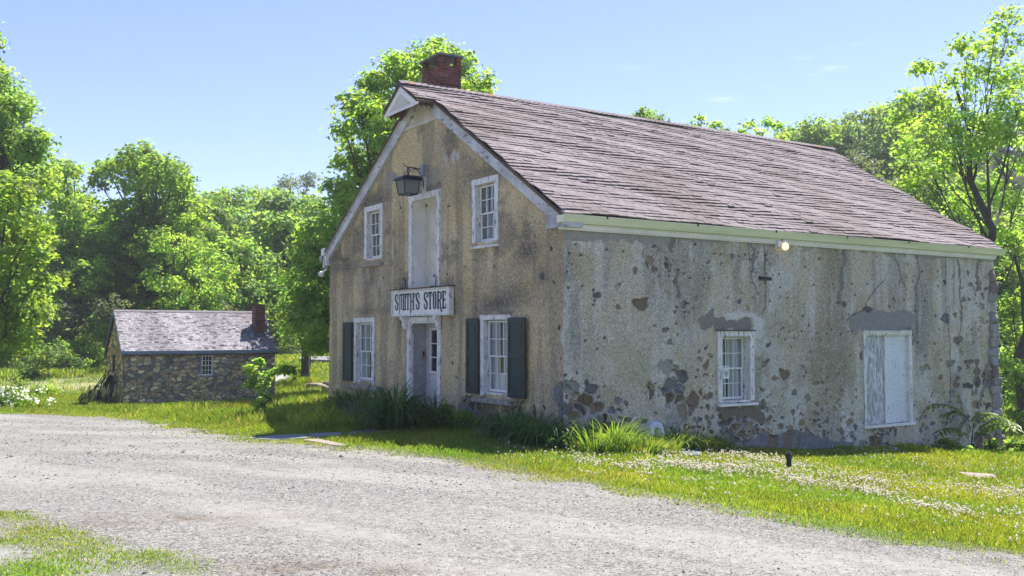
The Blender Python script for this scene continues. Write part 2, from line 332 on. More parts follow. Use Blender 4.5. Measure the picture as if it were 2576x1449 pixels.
def paint_long(U,Zz):
    g=fbm(U*.9,Zz*.9,1,4);col=np.ones(U.shape+(3,))*np.array((.56,.495,.36))
    col=mixc(col,(.46,.43,.28),sst(g,.45,.62)*.75)
    col=mixc(col,(.31,.315,.275),sst(fbm(U*1.6,Zz*.45,5,4),.5,.68)*.7)
    col=mixc(col,(.63,.625,.53),sst(fbm(U*2.3,Zz*1.7,8,4),.52,.68)*.65)
    # brown damp stain running down
    st=[L(*c4(x,y)) for x,y in((300,150),(430,150),(420,480),(480,640),(500,900),(430,1010),(250,900),(290,500))]
    Uw,Zw=warp(U,Zz,1.2,.5,21);sd_=dline(Uw,Zw,st+[st[0]])*np.where(inpoly(Uw,Zw,st),1,-1)
    col=mixc(col,(.24,.20,.115),sst(sd_,-.3,.3)*.6*(.5+.8*fbm(U*5,Zz*1.2,22,3)))
    col=mixc(col,(.29,.27,.23),sst(fbm(U*3.2,Zz*.28,23,4),.5,.66)*.55*sst(Zz,.2,2.6))
    col=mixc(col,(.66,.63,.55),sst(fbm(U*4.1,Zz*.4,24,4),.55,.68)*.5)
    col=mixc(col,(.37,.32,.18),sst(fbm(U*1.9,Zz*1.6,26,4),.56,.7)*.5)
    # coarse aggregate speckle
    sp=h2(np.round(U*55),np.round(Zz*55),3);col=col*(.8+.4*sp)[...,None]
    sp2=h2(np.round(U*48),np.round(Zz*48),4);col=mixc(col,(.68,.66,.6),(sp2>.93)*.6);col=mixc(col,(.16,.13,.09),(sp2<.1)*.45)
    disp=(fbm(U*14,Zz*14,31,3)-.5)*.02+(fbm(U*1.5,Zz*1.5,37,2)-.5)*.05
    # exposed rubble
    low=1-sst(Zz+.09*U,.15,1.05)
    Uw,Zw=warp(U,Zz,5,.16,41);f1,f2,cx,cy=voro(Uw/.19,Zw/.15,51)
    cl=fbm(U*.8,Zz*.8,61,3)
    edge_r=sst(U,10.6,12.2)
    pr=.006+.34*low*sst(cl,.42,.6)+.05*sst(cl,.6,.7)+.12*edge_r
    for (x,y,rr,a) in((620,300,.5,.5),(690,330,.45,.5),(660,400,.3,.6),(880,800,.4,.6),(720,1000,.7,.5),(650,1080,.7,.5),(460,540,.3,.4),(1050,1120,.7,.9),(980,1180,.8,.9),(1180,1200,.7,.7),(140,1010,.5,.6),(120,1090,.5,.7),(280,1080,.5,.6),(1080,560,.4,.6)):
        u0,z0=L(*c3(x,y));pr=pr+a*np.exp(-((U-u0)**2+(Zz-z0)**2)/(rr*rr*.35))
    for (x,y,rr,a) in((250,940,.6,.7),(60,860,.5,.4),(430,960,.5,.7),(700,470,.4,.25),(930,540,.3,.3),(300,1150,.9,.8),(480,1180,.7,.7),(650,1170,.8,.9),(850,1150,.9,.7),(1000,1100,.9,.6),(930,850,.5,.4),(1140,450,.5,.4),(1150,950,.5,.4)):
        u0,z0=L(*c4(x,y));pr=pr+a*np.exp(-((U-u0)**2+(Zz-z0)**2)/(rr*rr*.35))
    on=h2(cx,cy,71)<pr;rad=.2+.36*h2(cx,cy,77)+.35*(fbm(U*9,Zz*9,78,2)-.5)
    ring=on&(f1<rad+.16);inn=on&(f1<rad)&((f2-f1)>.09)
    col=mixc(col,(.56,.54,.48),(ring&~inn)*.5)
    sc=(stonecol(cx,cy,81)*1.15+.03)*(.7+.6*fbm(U*25,Zz*25,83,2))[...,None]
    col=np.where(inn[...,None],sc,col)
    rim=on&(f1>rad-.06)&(f1<rad+.01)&(Zw>=0-9)&(h2(cx,cy,79)<.6);col=mixc(col,(.09,.075,.055),rim*.4)
    disp=disp-np.where(inn,.03,0)-np.where(rim,.012,0)
    Uw,Zw=warp(U,Zz,4,.22,44);f1,f2,cx,cy=voro(Uw/.36,Zw/.25,46)
    pb=.02*(Zz<2.5)+.75*(1-sst(Zz+.09*U,-.1,.55))*sst(cl,.35,.5)+.5*edge_r*(Zz<1.2)
    for (x,y,a) in((700,1020,.9),(1080,1180,.9),(120,1090,.7),(280,1080,.5),(760,1040,.7),(980,1180,.7)):
        u0,z0=L(*c3(x,y));pb=pb+a*np.exp(-((U-u0)**2+(Zz-z0)**2)/.12)
    on=h2(cx,cy,47)<pb;inn=on&((f2-f1)>.12)&(f1<.5);sc=stonecol(cx,cy,48)*(.8+.5*fbm(U*18,Zz*18,49,3))[...,None]
    col=np.where(inn[...,None],sc,col);rim=on&~inn&(f1<.5);col=mixc(col,(.34,.31,.25),rim*.7);disp=disp-np.where(inn,.03,0)
    # small pits
    Uw,Zw=warp(U,Zz,9,.06,43);f1,f2,cx,cy=voro(Uw/.075,Zw/.06,91)
    pit=(h2(cx,cy,93)<(.012+.05*sst(fbm(U*1.1,Zz*1.1,95,3),.52,.64)+.03*low))&(f1<.4)
    col=np.where(pit[...,None],stonecol(cx,cy,97)*.85,col);disp=disp-np.where(pit,.02,0)
    # repair patches in cement
    Uw,Zw=warp(U,Zz,5,.22,101)
    sm=(.9+.2*fbm(U*9,Zz*9,103,3))[...,None]
    def patch(pts,fn,c,d=0):
        nonlocal col,disp
        m=inpoly(Uw,Zw,[L(*fn(*p)) for p in pts]);col=np.where(m[...,None],np.array(c)*sm,col);disp=np.where(m,d,disp)
        return m
    patch([(880,610),(960,600),(1130,600),(1200,620),(1185,680),(1170,715),(1132,715),(1128,640),(1118,610)],c3,(.62,.60,.53))
    patch([(855,640),(880,605),(925,560),(940,605),(1110,610),(1128,690),(940,690),(930,650),(880,700),(860,690)],c3,(.26,.24,.20),-.01)
    patch([(970,588),(1060,583),(1130,598),(1200,622),(1186,690),(1168,722),(1134,718),(1130,645),(1112,618),(1040,638),(985,626)],c3,(.64,.62,.55))
    patch([(455,530),(480,515),(600,520),(780,515),(815,530),(810,560),(785,612),(790,660),(778,690),(778,612),(512,612),(512,640),(480,630),(462,600)],c4,(.30,.29,.265))
    patch([(140,152),(205,160),(205,190),(190,210),(165,200),(140,180)],c3,(.17,.165,.14))
    patch([(60,1060),(130,1050),(190,1080),(185,1130),(120,1135),(80,1100)],c3,(.18,.17,.15),-.02)
    patch([(630,850),(680,835),(710,880),(690,925),(640,915)],c3,(.33,.33,.3))
    patch([(940,1090),(1140,1085),(1210,1160),(1190,1200),(1060,1130),(990,1150)],c3,(.2,.18,.14),-.02)
    # cement skirt at the base
    zt=-.17-.2*np.clip(U-6,0,9)-.25*np.clip(4.0-U,0,9);sk=(U>3.2)&(U<7.6)&(Zw<zt+.03*np.sin(U*7)+.1*(fbm(U*2,U*0,107,3)-.5))
    col=np.where(sk[...,None],np.array((.21,.22,.215))*(.75+.5*fbm(U*3,Zz*6,109,4))[...,None],col)
    rs=sk&(np.abs(U-5.45)<.55)&(vnoise(U*9,Zz*.6,111)>.55);col=mixc(col,(.22,.14,.05),rs*.6);disp=np.where(sk,.012,disp)
    # band of newer cement below the eave
    bd=(Zw>3.53-.06*fbm(U*1.3,U*0,113,3)*2)&(U<2.6);col=np.where(bd[...,None],np.array((.34,.335,.29))*sm,col);disp=np.where(bd,.0,disp)
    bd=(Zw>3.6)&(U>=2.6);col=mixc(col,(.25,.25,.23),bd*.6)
    # filled cracks
    for pts,w,fn in (([(432,190),(440,250),(420,330),(408,420),(412,480)],.055,c4),([(700,240),(715,300),(735,360),(750,410)],.035,c4),
        ([(812,235),(828,320),(808,400),(800,500),(812,560),(808,640),(792,690)],.045,c4),([(1030,250),(1040,330),(1038,430),(1040,560),(1028,700)],.035,c4),
        ([(1180,760),(1160,900),(1130,1020)],.045,c4),([(1120,800),(1105,900)],.04,c4),([(1135,240),(1130,330),(1140,400)],.045,c4),([(712,195),(718,270)],.04,c3),([(737,380),(742,510)],.035,c3),
        ([(1130,230),(1135,380)],.04,c3),([(1195,600),(1205,500)],.02,c3)):
        d=dline(Uw+.0,Zz,[L(*fn(*p)) for p in pts]);m=d<w*(.45+.8*vnoise(U*6,Zz*6,117));col=np.where(m[...,None],np.array((.225,.215,.195))*sm,col);disp=np.where(m,.004,disp)
    for pts,w,fn in (([(965,235),(968,500),(985,700),(988,1000)],.012,c4),([(650,350),(600,400),(550,470),(540,510),(470,545)],.014,c4),([(1195,220),(1197,400)],.012,c3),([(1110,230),(1125,400),(1165,500)],.012,c3),([(10,160),(15,320)],.01,c4)):
        d=dline(U,Zz,[L(*fn(*p)) for p in pts]);m=d<w;col=mixc(col,(.09,.08,.07),m*.7);disp=np.where(m,-.012,disp)
    d=dline(U,Zz,[L(*c3(1200,425)),L(*c3(1203,520))]);col=mixc(col,(.2,.1,.04),(d<.02)*.5)
    disp=disp*sst(U,.0,.06);return col,disp
def place_long(U,Zz,D):
    V=np.empty(U.shape+(3,));b=np.clip((U-10.5)/2.46,0,1)
    V[...,0]=U+b*(.20*(3.7-Zz)/4.9+.03*(fbm(Zz*2,Zz*0,121,3)-.5)*2);V[...,1]=-D;V[...,2]=Zz;return V

def paint_gable(U,Zz):
    col=np.ones(U.shape+(3,))*np.array((.66,.515,.27))
    col=mixc(col,(.66,.54,.32),sst(fbm(U*1.3,Zz*.9,201,4),.46,.64)*.85)
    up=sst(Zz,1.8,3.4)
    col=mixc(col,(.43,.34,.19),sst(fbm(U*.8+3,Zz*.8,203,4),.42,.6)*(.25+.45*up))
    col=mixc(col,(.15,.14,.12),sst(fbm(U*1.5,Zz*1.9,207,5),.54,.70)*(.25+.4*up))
    col=mixc(col,(.5,.43,.30),sst(fbm(U*2.5,Zz*.6,209,4),.56,.7)*.6*(1-up*.6))
    col=mixc(col,(.20,.17,.125),sst(fbm(U*3.4,Zz*.3,215,4),.52,.68)*.5)
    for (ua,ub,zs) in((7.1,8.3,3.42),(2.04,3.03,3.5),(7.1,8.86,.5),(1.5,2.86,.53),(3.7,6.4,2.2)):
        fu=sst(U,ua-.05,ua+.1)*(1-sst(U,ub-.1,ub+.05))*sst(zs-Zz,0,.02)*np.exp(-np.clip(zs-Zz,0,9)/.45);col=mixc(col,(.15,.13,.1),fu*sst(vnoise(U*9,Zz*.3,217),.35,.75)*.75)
    # pale strip near the corner and pale run under the left loft window
    col=mixc(col,(.43,.36,.24),(1-sst(U,.25,.7))*.5)
    for (cu,cz,ru,rz,a) in((7.3,2.9,.55,.6,.6),(8.0,3.0,.4,.4,.5),(2.4,3.1,.5,.3,.4),(3.9,1.6,.7,.7,.3),(9.2,2.1,.5,.8,.3)):
        col=mixc(col,(.56,.49,.36),a*np.exp(-((U-cu)/ru)**2-((Zz-cz)/rz)**2)*sst(fbm(U*4,Zz*1.5,211,4),.3,.7))
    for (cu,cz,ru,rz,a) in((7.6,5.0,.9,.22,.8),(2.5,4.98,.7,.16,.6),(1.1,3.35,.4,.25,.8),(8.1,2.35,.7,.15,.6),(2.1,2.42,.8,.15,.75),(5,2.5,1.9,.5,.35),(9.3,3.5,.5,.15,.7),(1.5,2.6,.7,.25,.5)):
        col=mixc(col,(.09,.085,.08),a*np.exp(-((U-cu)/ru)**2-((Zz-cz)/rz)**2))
    sp=h2(np.round(U*55),np.round(Zz*55),213);col=col*(.78+.44*sp)[...,None]
    sp2=h2(np.round(U*47),np.round(Zz*47),214);col=mixc(col,(.66,.58,.42),(sp2>.93)*.6);col=mixc(col,(.1,.08,.05),(sp2<.09)*.45)
    disp=(fbm(U*14,Zz*14,231,3)-.5)*.022+(fbm(U*1.4,Zz*1.4,237,2)-.5)*.05
    Uw,Zw=warp(U,Zz,5,.2,241);sm=(.85+.3*fbm(U*6,Zz*6,243,4))[...,None]
    def patch(P,c,d=.004,a=1):
        nonlocal col,disp
        m=inpoly(Uw,Zw,P);col=np.where(m[...,None],col*(1-a)+a*np.array(c)*sm,col);disp=np.where(m,d,disp)
    gl=lambda pts:[G(*clan(*p)) for p in pts]
    patch(gl([(265,330),(420,300),(540,290),(625,340),(610,560),(430,620),(262,660)]),(.36,.32,.25))
    patch(gl([(1370,260),(1560,250),(1690,80),(1740,60),(1740,580),(1640,560),(1570,600),(1500,560),(1370,680)]),(.40,.35,.25))
    patch(gl([(730,330),(880,220),(1000,180),(1030,250),(870,420),(760,420)]),(.36,.31,.22),a=.8)
    patch(gl([(1370,690),(1500,580),(1740,590),(1740,760),(1370,830)]),(.21,.185,.14),a=.8)
    g1=lambda pts:[G(*c1(*p)) for p in pts]
    patch(g1([(735,715),(765,705),(760,740),(772,775),(745,778)]),(.5,.47,.4),a=.8)
    patch(g1([(775,700),(835,683),(832,730),(815,735),(812,710),(800,710),(798,745),(785,750)]),(.55,.53,.48),a=.8)
    patch(g1([(130,1240),(160,1200),(165,1265),(210,1285),(205,1305),(150,1290),(118,1280)]),(.18,.155,.11),a=.9)
    # exposed rubble low down by the corner and under the window
    g2=lambda pts:[G(*c2(*p)) for p in pts]
    Ux,Zx=warp(U,Zz,5,.15,251);f1,f2,cx,cy=voro(Ux/.26,Zx/.2,253)
    Uy,Zy=warp(U,Zz,2.5,.35,255)
    m=inpoly(Uy,Zy,g2([(1860,840),(1950,820),(2060,900),(2060,1200),(1980,1180),(1900,1120),(1850,980)]))|inpoly(Uy,Zy,g2([(1150,960),(1230,940),(1300,1060),(1400,1090),(1560,1080),(1700,1090),(1700,1250),(1100,1250),(1120,1050)]))
    m|=(Zy<.12+.1*vnoise(U*2,U*0,257))&(U<3.4)
    sc=stonecol(cx,cy,259)*1.15;edge=(f2-f1)<.13
    col=np.where(m[...,None],np.where(edge[...,None],np.array((.33,.29,.22)),sc),col);disp=np.where(m,np.where(edge,-.035,-.02+.02*np.minimum(f2-f1,.5)),disp)
    f1,f2,cx,cy=voro(Ux/.1,Zx/.09,261);pit=(h2(cx,cy,263)<.004+.05*np.exp(-(U/.4)**2))&(f1<.33)
    col=np.where(pit[...,None],np.array((.07,.055,.04)),col);disp=disp-np.where(pit,.02,0)
    d=np.hypot((U-G(*c1(1290,1385))[0])/.12,(Zz-G(*c1(1290,1385))[1])/.1);col=mixc(col,(.05,.05,.05),(d<.7)*.8);col=mixc(col,(.1,.1,.1),np.exp(-d*d*.3)*.6)
    m=np.hypot((U-G(*c2(1945,490))[0])/.13,(Zz-G(*c2(1945,490))[1])/.21)+.5*(fbm(U*7,Zz*7,267,2)-.5)<.8;col=np.where(m[...,None],np.array((.6,.58,.5)),col)
    disp=disp*sst(U,.0,.06);return col,disp
def place_gable(U,Zz,D):
    V=np.empty(U.shape+(3,));V[...,0]=-D;V[...,1]=U+np.clip((U-9.5)/.85,0,1)*(.03*(fbm(Zz*2,Zz*0,271,3)-.5)*2);V[...,2]=Zz;return V

# ------------------------------------------------------------------ the store
RS,RZ=5.17,7.2; EZ=3.87; SLP=(RZ-EZ)/(RS+.2); GW=10.34; LW=12.96
def roofz(s): return RZ-abs(s-RS)*SLP
store=tag(empty('stone_store',tuple(C0),A),'long rendered stone store with tan gable and green shutters beside the gravel road','building')
# openings: (u0,u1,z0,z1)
g_open=dict(UL=(7.24,7.99,3.62,4.75),UR=(2.17,2.90,3.62,4.75),loft=(4.47,5.62,2.5,4.74),LL=(7.62,8.56,.70,2.10),LR=(1.72,2.58,.72,2.11),door=(4.42,5.70,-.3,2.1))
l_open=dict(win=(3.72,4.50,.55,1.79),door=(8.02,9.55,-.12,1.82))
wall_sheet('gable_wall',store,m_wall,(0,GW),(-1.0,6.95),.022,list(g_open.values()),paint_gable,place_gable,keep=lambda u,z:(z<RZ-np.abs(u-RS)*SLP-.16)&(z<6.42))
wall_sheet('side_wall',store,m_wall,(0,LW),(-2.0,3.78),.02,list(l_open.values()),paint_long,place_long)
m_back=mat('plain_render',(.36,.33,.27),(.28,.26,.22),sc=2,rough=.95,bump=.5)
b=MB();b.prism([(12.9,.05,-2),(12.9,GW-.05,-2),(12.9,GW-.05,3.6),(12.9,RS,6.9),(12.9,.05,3.6)],(.06,0,0));b.box(.05,12.9,GW-.1,GW-.02,-1.5,3.7)
b.build('rear_wall',m_back,store)
b=MB();b.box(.3,12.8,.35,10.2,-2,-.35);b.build('floor_slab',m_dark,store)
# quoins on the far end of the side wall
b=MB();z=-1.45;i=0;rg=random.Random(5)
while z<3.55:
    h=rg.uniform(.17,.36);w=rg.uniform(.2,.3) if z>2.0 else rg.uniform(.26,.42)
    x=12.96+.2*(3.7-z)/4.9
    b.col=tuple(np.array(rg.choice([(.30,.28,.27),(.36,.34,.32),(.25,.2,.18),(.38,.35,.3),(.3,.25,.21)]))*rg.uniform(.8,1.2))
    if z<2.9 or rg.random()<.5: stone_mb((x-w*.44,.10,z+h/2),(w*.5,rg.uniform(.14,.17),h*.53),i+300,b,n1=12,n2=20,pw=.38)
    z+=h;i+=1
b.build('corner_stones',m_rubble,store,smooth=True)

# ---- roof
def shingle_roof(name,parent,mtl,s_ridge,z_ridge,s_eave,z_eave,textent,expo,wid,thick,colf,seed,lift=.0):
    rg=random.Random(seed);b=MB();run=s_eave-s_ridge;ln=math.hypot(run,z_eave-z_ridge);dy=run/ln;dz=(z_eave-z_ridge)/ln
    ns=(-dz)*(1 if dy>0 else -1);nzv=abs(dy)
    n=int(ln/expo)+1
    for k in range(n):
        a1=ln-k*expo;a0=max(a1-expo*1.5,0)
        if a1<=0.02:break
        t0,t1=textent(a1/ln);t=t0-(wid*.5 if k%2 else 0)+0
        wav=lambda tt:.018*math.sin(tt*.9+k*.35)+.012*math.sin(tt*2.3+k*1.1)
        while t<t1:
            w=wid*rg.uniform(.8,1.2);x0=max(t,t0)+.004;x1=min(t+w,t1)-.004;t+=w
            if x1-x0<.03:continue
            th=thick*rg.uniform(.7,1.4)+(.015 if rg.random()<.03 else 0);dd=rg.uniform(-.012,.012)
            b.col=colf(rg,(x0+x1)/2,a1/ln)
            def P(x,a,h):
                h+=wav(x)*lift;return (x,s_ridge+dy*a+ns*h,z_ridge+dz*a+nzv*h)
            hb=thick*.1
            vs=[P(x0,a0,-.005),P(x1,a0,-.005),P(x1,a1+dd,hb),P(x0,a1+dd,hb),P(x0,a0,.004),P(x1,a0,.004),P(x1,a1+dd,hb+th),P(x0,a1+dd,hb+th)]
            b.add(vs,[(4,5,6,7) if dy<0 else (7,6,5,4),(3,2,6,7),(0,3,7,4),(2,1,5,6),(0,1,5,4)])
    return b.build(name,mtl,parent)
def shcol(rg,t,a):
    v=.76*rg.uniform(.94,1.06)*(.9+.2*float(vnoise(np.array(t*.7),np.array(a*5),5)))
    c=np.array((.27,.235,.24));
    if rg.random()<.06:c=np.array((.235,.205,.2))
    if rg.random()<.05:c=np.array((.295,.265,.27))
    br=float(sst(fbm(np.array(t*.6),np.array(a*4.),19,3),.5,.66));c=c*(1-.5*br)+np.array((.17,.135,.12))*.5*br
    return tuple(c*v)
hood=.8/(RS+.2)
te=lambda f:(-.57,13.42) if f<hood+.01 else (-.12,13.08)
front=shingle_roof('roof',store,m_shingle,RS,RZ+.02,-.2,EZ+.02,te,.118,.19,.017,shcol,3,lift=1.0)
rb=shingle_roof('roof_slope',store,m_shingle,RS,RZ+.02,2*RS+.2,EZ+.02,te,.2,.5,.02,shcol,4,lift=1.0)
b=MB()   # deck below the shingles
for sg in(-1,1):
    def Q(x,d,h=0):return (x,RS+sg*d,RZ-d*SLP+h)
    for (xa,xb,d0,d1) in((-.13,13.06,0.0,5.36),):
        b.prism([Q(xa,d0,-.012),Q(xb,d0,-.012),Q(xb,d1,-.012),Q(xa,d1,-.012)],(0,0,-.06))
    b.prism([Q(-.56,.0,-.01),Q(-.13,.0,-.01),Q(-.13,.78,-.01),Q(-.56,.78,-.01)],(0,0,-.05))
    b.prism([Q(13.06,.0,-.01),Q(13.40,.0,-.01),Q(13.40,.78,-.01),Q(13.06,.78,-.01)],(0,0,-.05))
b.build('deck_boards',m_brownwood,front)
b=MB();t=-.58;rg=random.Random(9)
while t<13.4:   # ridge cap
    b.col=shcol(rg,t,0);tt=t;l=.2
    if rg.random()<.1:b.col=(.24,.15,.11)
    for sg in(-1,1):
        b.prism([(tt,RS,RZ+.05),(tt+l,RS,RZ+.075),(tt+l,RS+sg*.13,RZ-.13*SLP+.07),(tt,RS+sg*.13,RZ-.13*SLP+.045)],(0,0,.016))
    t+=.155
b.build('ridge_cap',m_shingle,front)
# rake boards
b=MB()
for sg,smax in((-1,RS+.02),(1,RS+.02)):
    pts=[(-.09,RS+sg*.3,roofz(RS+.3)-.075),(-.09,RS+sg*smax,RZ-smax*SLP-.075),(-.09,RS+sg*smax,RZ-smax*SLP-.30),(-.09,RS+sg*.3,roofz(RS+.3)-.34)]
    b.prism(pts,(.088,0,0))
    pts=[(-.125,RS+sg*.78,roofz(RS+.78)-.02),(-.125,RS+sg*(smax+.14),RZ-(smax+.14)*SLP-.02),(-.125,RS+sg*(smax+.14),RZ-(smax+.14)*SLP-.09),(-.125,RS+sg*.78,roofz(RS+.78)-.09)]
    b.prism(pts,(.035,0,0))
b.build('rake_board',m_rake,store)
# hood over the hoist beam
b=MB();X=-.545;d=.80
zt=lambda q:RZ-q*SLP-.065
for sg in(-1,1):
    b.prism([(X,RS,zt(0)),(X,RS+sg*d,zt(d)),(X,RS+sg*(d-.02),zt(d)-.03),(X,RS+sg*(d-.17),zt(d)-.03),(X,RS,zt(0)-.15)],(.03,0,0))
b.box(X+.005,X+.028,RS-d+.1,RS+d-.1,zt(d)-.035,zt(d)+.02)
b.build('hood_trim',m_whitec,store)
b=MB();b.prism([(X+.012,RS,zt(0)-.13),(X+.012,RS-d+.14,zt(d)),(X+.012,RS+d-.14,zt(d))],(.01,0,0));b.build('hood_panel',m_cream,store)
b=MB()
for k in range(4):
    x=-.42+k*.12
    for sg in(-1,1):b.prism([(x,RS+sg*.05,zt(.05)-.03),(x,RS+sg*.74,zt(.74)-.03),(x,RS+sg*.74,zt(.74)-.11),(x,RS+sg*.05,zt(.05)-.11)],(.03,0,0))
b.box(-.5,-.1,RS-.05,RS+.05,RZ-.25,RZ-.14);b.build('hood_rafter',m_brownwood,store)
b=MB();b.prism([(-.012,RS-.95,6.42),(-.012,RS+.95,6.42),(-.012,RS+.05,6.98),(-.012,RS-.05,6.98)],(.03,0,0));b.build('gable_panel',m_cream,store)
b=MB();b.box(-.05,-.002,RS-.98,RS+.98,6.36,6.43);b.build('gable_trim',m_cream,store)
# eave returns
b=MB();b.box(-.1,.3,-.17,.36,3.665,3.915);b.box(-.115,-.1,-.18,.37,3.9,3.93);b.build('eave_return',m_greywood,store)
b=MB();b.box(-.08,.3,10.2,10.5,3.62,3.88);b.build('eave_return',m_greywood,store)
# gutter and fascia
b=MB();prof=[(-.03,3.735),(-.155,3.735),(-.165,3.745),(-.225,3.85),(-.245,3.855),(-.248,3.874),(-.222,3.874),(-.215,3.86),(-.15,3.76),(-.03,3.76)]
b.prism([(-.15,y,z) for y,z in prof],(13.33,0,0));b.box(-.152,-.146,-.228,-.03,3.738,3.86)
gut=b.build('gutter',m_gutter,store)
for px in(1527,1755,1952,2131,2286,2436):
    b=MB();t=L(px,545+(px-1527)*.081,-.24)[0];b.box(t-.012,t+.012,-.262,-.16,3.868,3.885);b.box(t-.012,t+.012,-.262,-.25,3.83,3.868);b.build('gutter_clip',m_postm,gut)
b=MB();b.box(-.1,12.98,-.075,-.012,3.655,3.732);b.box(-.1,12.98,-.10,-.075,3.71,3.731);b.box(-.1,12.98,-.05,-.004,3.63,3.655);b.build('fascia_board',m_whitec,store)
b=MB();b.box(-.1,13,10.34,10.5,3.6,3.85);b.build('fascia_board',m_whitec,store)

# ---- chimney (real bricks)
def chimney(parent,x0,x1,y0,y1,z0,z1,seed,ph=0,bh=.068,cbase=(.20,.075,.058)):
    rg=random.Random(seed);m=MB();m.col=(.36,.33,.3);i_=.012
    m.box(x0+i_,x1-i_,y0+i_,y1-i_,z0,z1-.01)
    def course(xa,xb,ya,yb,z,par):
        for (horiz) in(0,1):
            a,b_=(xa,xb) if horiz==0 else (ya,yb)
            for side in(0,1):
                t=a+( -.11 if par else 0)
                while t<b_-.01:
                    l=.205;p=max(t,a);q=min(t+l,b_);t+=l+.012
                    if q-p<.03:continue
                    v=rg.uniform(.65,1.25);c=np.array(cbase)*v
                    if rg.random()<.15:c=np.array((.12,.05,.05))
                    if rg.random()<.1:c=np.array((.3,.12,.08))
                    m.col=tuple(c);e=rg.uniform(-.003,.004)
                    if horiz==0:
                        y=ya if side==0 else yb-.03
                        m.box(p,q,y-(e if side==0 else 0),y+.03+(e if side else 0),z+.006,z+bh-.006)
                    else:
                        x=xa if side==0 else xb-.03
                        m.box(x-(e if side==0 else 0)+.0007,x+.03+(e if side else 0)-.0007,p+.031,min(q,b_-.031),z+.006,z+bh-.006) if min(q,b_-.031)-p-.031>.02 else None
    z=z0;k=0
    while z<z1-.01:
        course(x0,x1,y0,y1,z,k%2);z+=bh;k+=1
    if ph:
        for (xa,xb) in((x0,x0+.11),(x1-.11,x1)):
            for (ya,yb) in((y0,y0+.13),(y1-.13,y1)):
                m.col=(.36,.33,.3);m.box(xa+i_,xb-i_,ya+i_,yb-i_,z,z+ph);zz=z
                while zz<z+ph-.02:
                    c=np.array(cbase)*rg.uniform(.7,1.4);m.col=tuple(c);m.box(xa,xb,ya,yb,zz+.006,zz+bh-.006);zz+=bh
    return m.build('chimney',m_brick,parent),z
ch,zt_=chimney(store,.5,1.04,5.30,6.16,6.6,7.79,11,ph=.2)
b=MB();b.box(.45,1.09,5.25,6.21,zt_+.2,zt_+.235);b.box(.47,1.07,5.27,6.19,zt_+.235,zt_+.25);b.build('chimney_cap',m_slate,ch)

# ---- windows. frame of reference helper: wall 'g' (normal -X, u=Y) or 'l' (normal -Y, u=X)
def MW(w):
    # maps (u, depth inward, z) to local coordinates
    if w=='g': return lambda u,d,z:(d,u,z)
    return lambda u,d,z:(u,d,z)
class WB(MB):
    def __init__(s,w):super().__init__();s.fn=MW(w)
    def bx(s,u0,u1,d0,d1,z0,z1):
        p=s.fn(u0,d0,z0);q=s.fn(u1,d1,z1)
        return s.box(min(p[0],q[0]),max(p[0],q[0]),min(p[1],q[1]),max(p[1],q[1]),min(p[2],q[2]),max(p[2],q[2]))
def casing(w,o,wid,proud,depth,head=None,foot=0):
    b=WB(w);u0,u1,z0,z1=o;hd=head or wid
    b.bx(u0-wid,u0+.012,-proud,0.025,z0-foot,z1);b.bx(u1-.012,u1+wid,-proud,0.025,z0-foot,z1)
    b.bx(u0-wid-.01,u1+wid+.01,-proud-.006,0.03,z1,z1+hd)
    b.bx(u0-.03,u0+.006,.025,depth,z0,z1);b.bx(u1-.006,u1+.03,.025,depth,z0,z1)
    b.bx(u0-.03,u1+.03,.03,depth,z1-.006,z1+.03);b.bx(u0-.03,u1+.03,.0,depth,z0-.03,z0+.006)
    return b
def sash(w,o,d,cols,rows,parent,fr=.04,mt=.016,split=True,mtl=None,uoff=0):
    u0,u1,z0,z1=o;mtl=mtl or m_whitec;zm=(z0+z1)/2
    for half in(0,1):
        za,zb=(z0,zm+.015) if half==0 else (zm-.015,z1);dd=d+(.0 if half==0 else -.03) 
        if not split and half: break
        if not split: za,zb=z0,z1
        b=WB(w);b.bx(u0,u0+fr,dd,dd+.03,za,zb);b.bx(u1-fr,u1,dd,dd+.03,za,zb)
        b.bx(u0+fr,u1-fr,dd+.001,dd+.029,za,za+fr*(1.2 if half==0 else .7));b.bx(u0+fr,u1-fr,dd+.001,dd+.029,zb-fr*.8,zb)
        r=rows//2 if split else rows
        for k in range(1,cols):
            u=u0+fr+(u1-u0-2*fr)*k/cols;b.bx(u-mt/2,u+mt/2,dd+.004,dd+.026,za+fr*.5,zb-fr*.5)
        for k in range(1,r):
            z=za+fr+(zb-za-2*fr)*k/r;b.bx(u0+fr*.5,u1-fr*.5,dd+.006,dd+.024,z-mt/2,z+mt/2)
        b.build('sash',mtl,parent)
    b=WB(w);b.bx(u0+.01,u1-.01,d+.012,d+.015,z0+.01,z1-.01) 
    b.build('pane',m_glass,parent)
def curtain(w,u0,u1,z0,z1,d,parent,seed,gap=None,white=None):
    us=np.linspace(u0,u1,60);zs=np.linspace(z0,z1,12);U,Zz=np.meshgrid(us,zs)
    D=d+.012*np.sin(U*55+seed+1.5*np.sin(U*9))*(.6+.4*(z1-Zz)/(z1-z0));fn=MW(w)
    V=np.stack([np.stack(fn(a,b_,c),0) for a,b_,c in zip(U.ravel(),D.ravel(),Zz.ravel())])
    nu=60;i,j=np.meshgrid(np.arange(nu-1),np.arange(11));cu=us[i]
    k=np.ones(i.shape,bool)
    if gap is not None:
        frac=(zs[j]-z0)/(z1-z0);k&=~((cu>gap[0]+(gap[2] if len(gap)>2 else 0)*frac)&(cu<gap[1]-(gap[2] if len(gap)>2 else 0)*frac))
    a=(j*nu+i)[k];col=np.ones((len(V),3))*(.5+.13*np.sin(U.ravel()*55+seed))[:,None]
    return npmesh('curtain',V,np.c_[a,a+1,a+nu+1,a+nu],m_curt,parent,col,smooth=True)
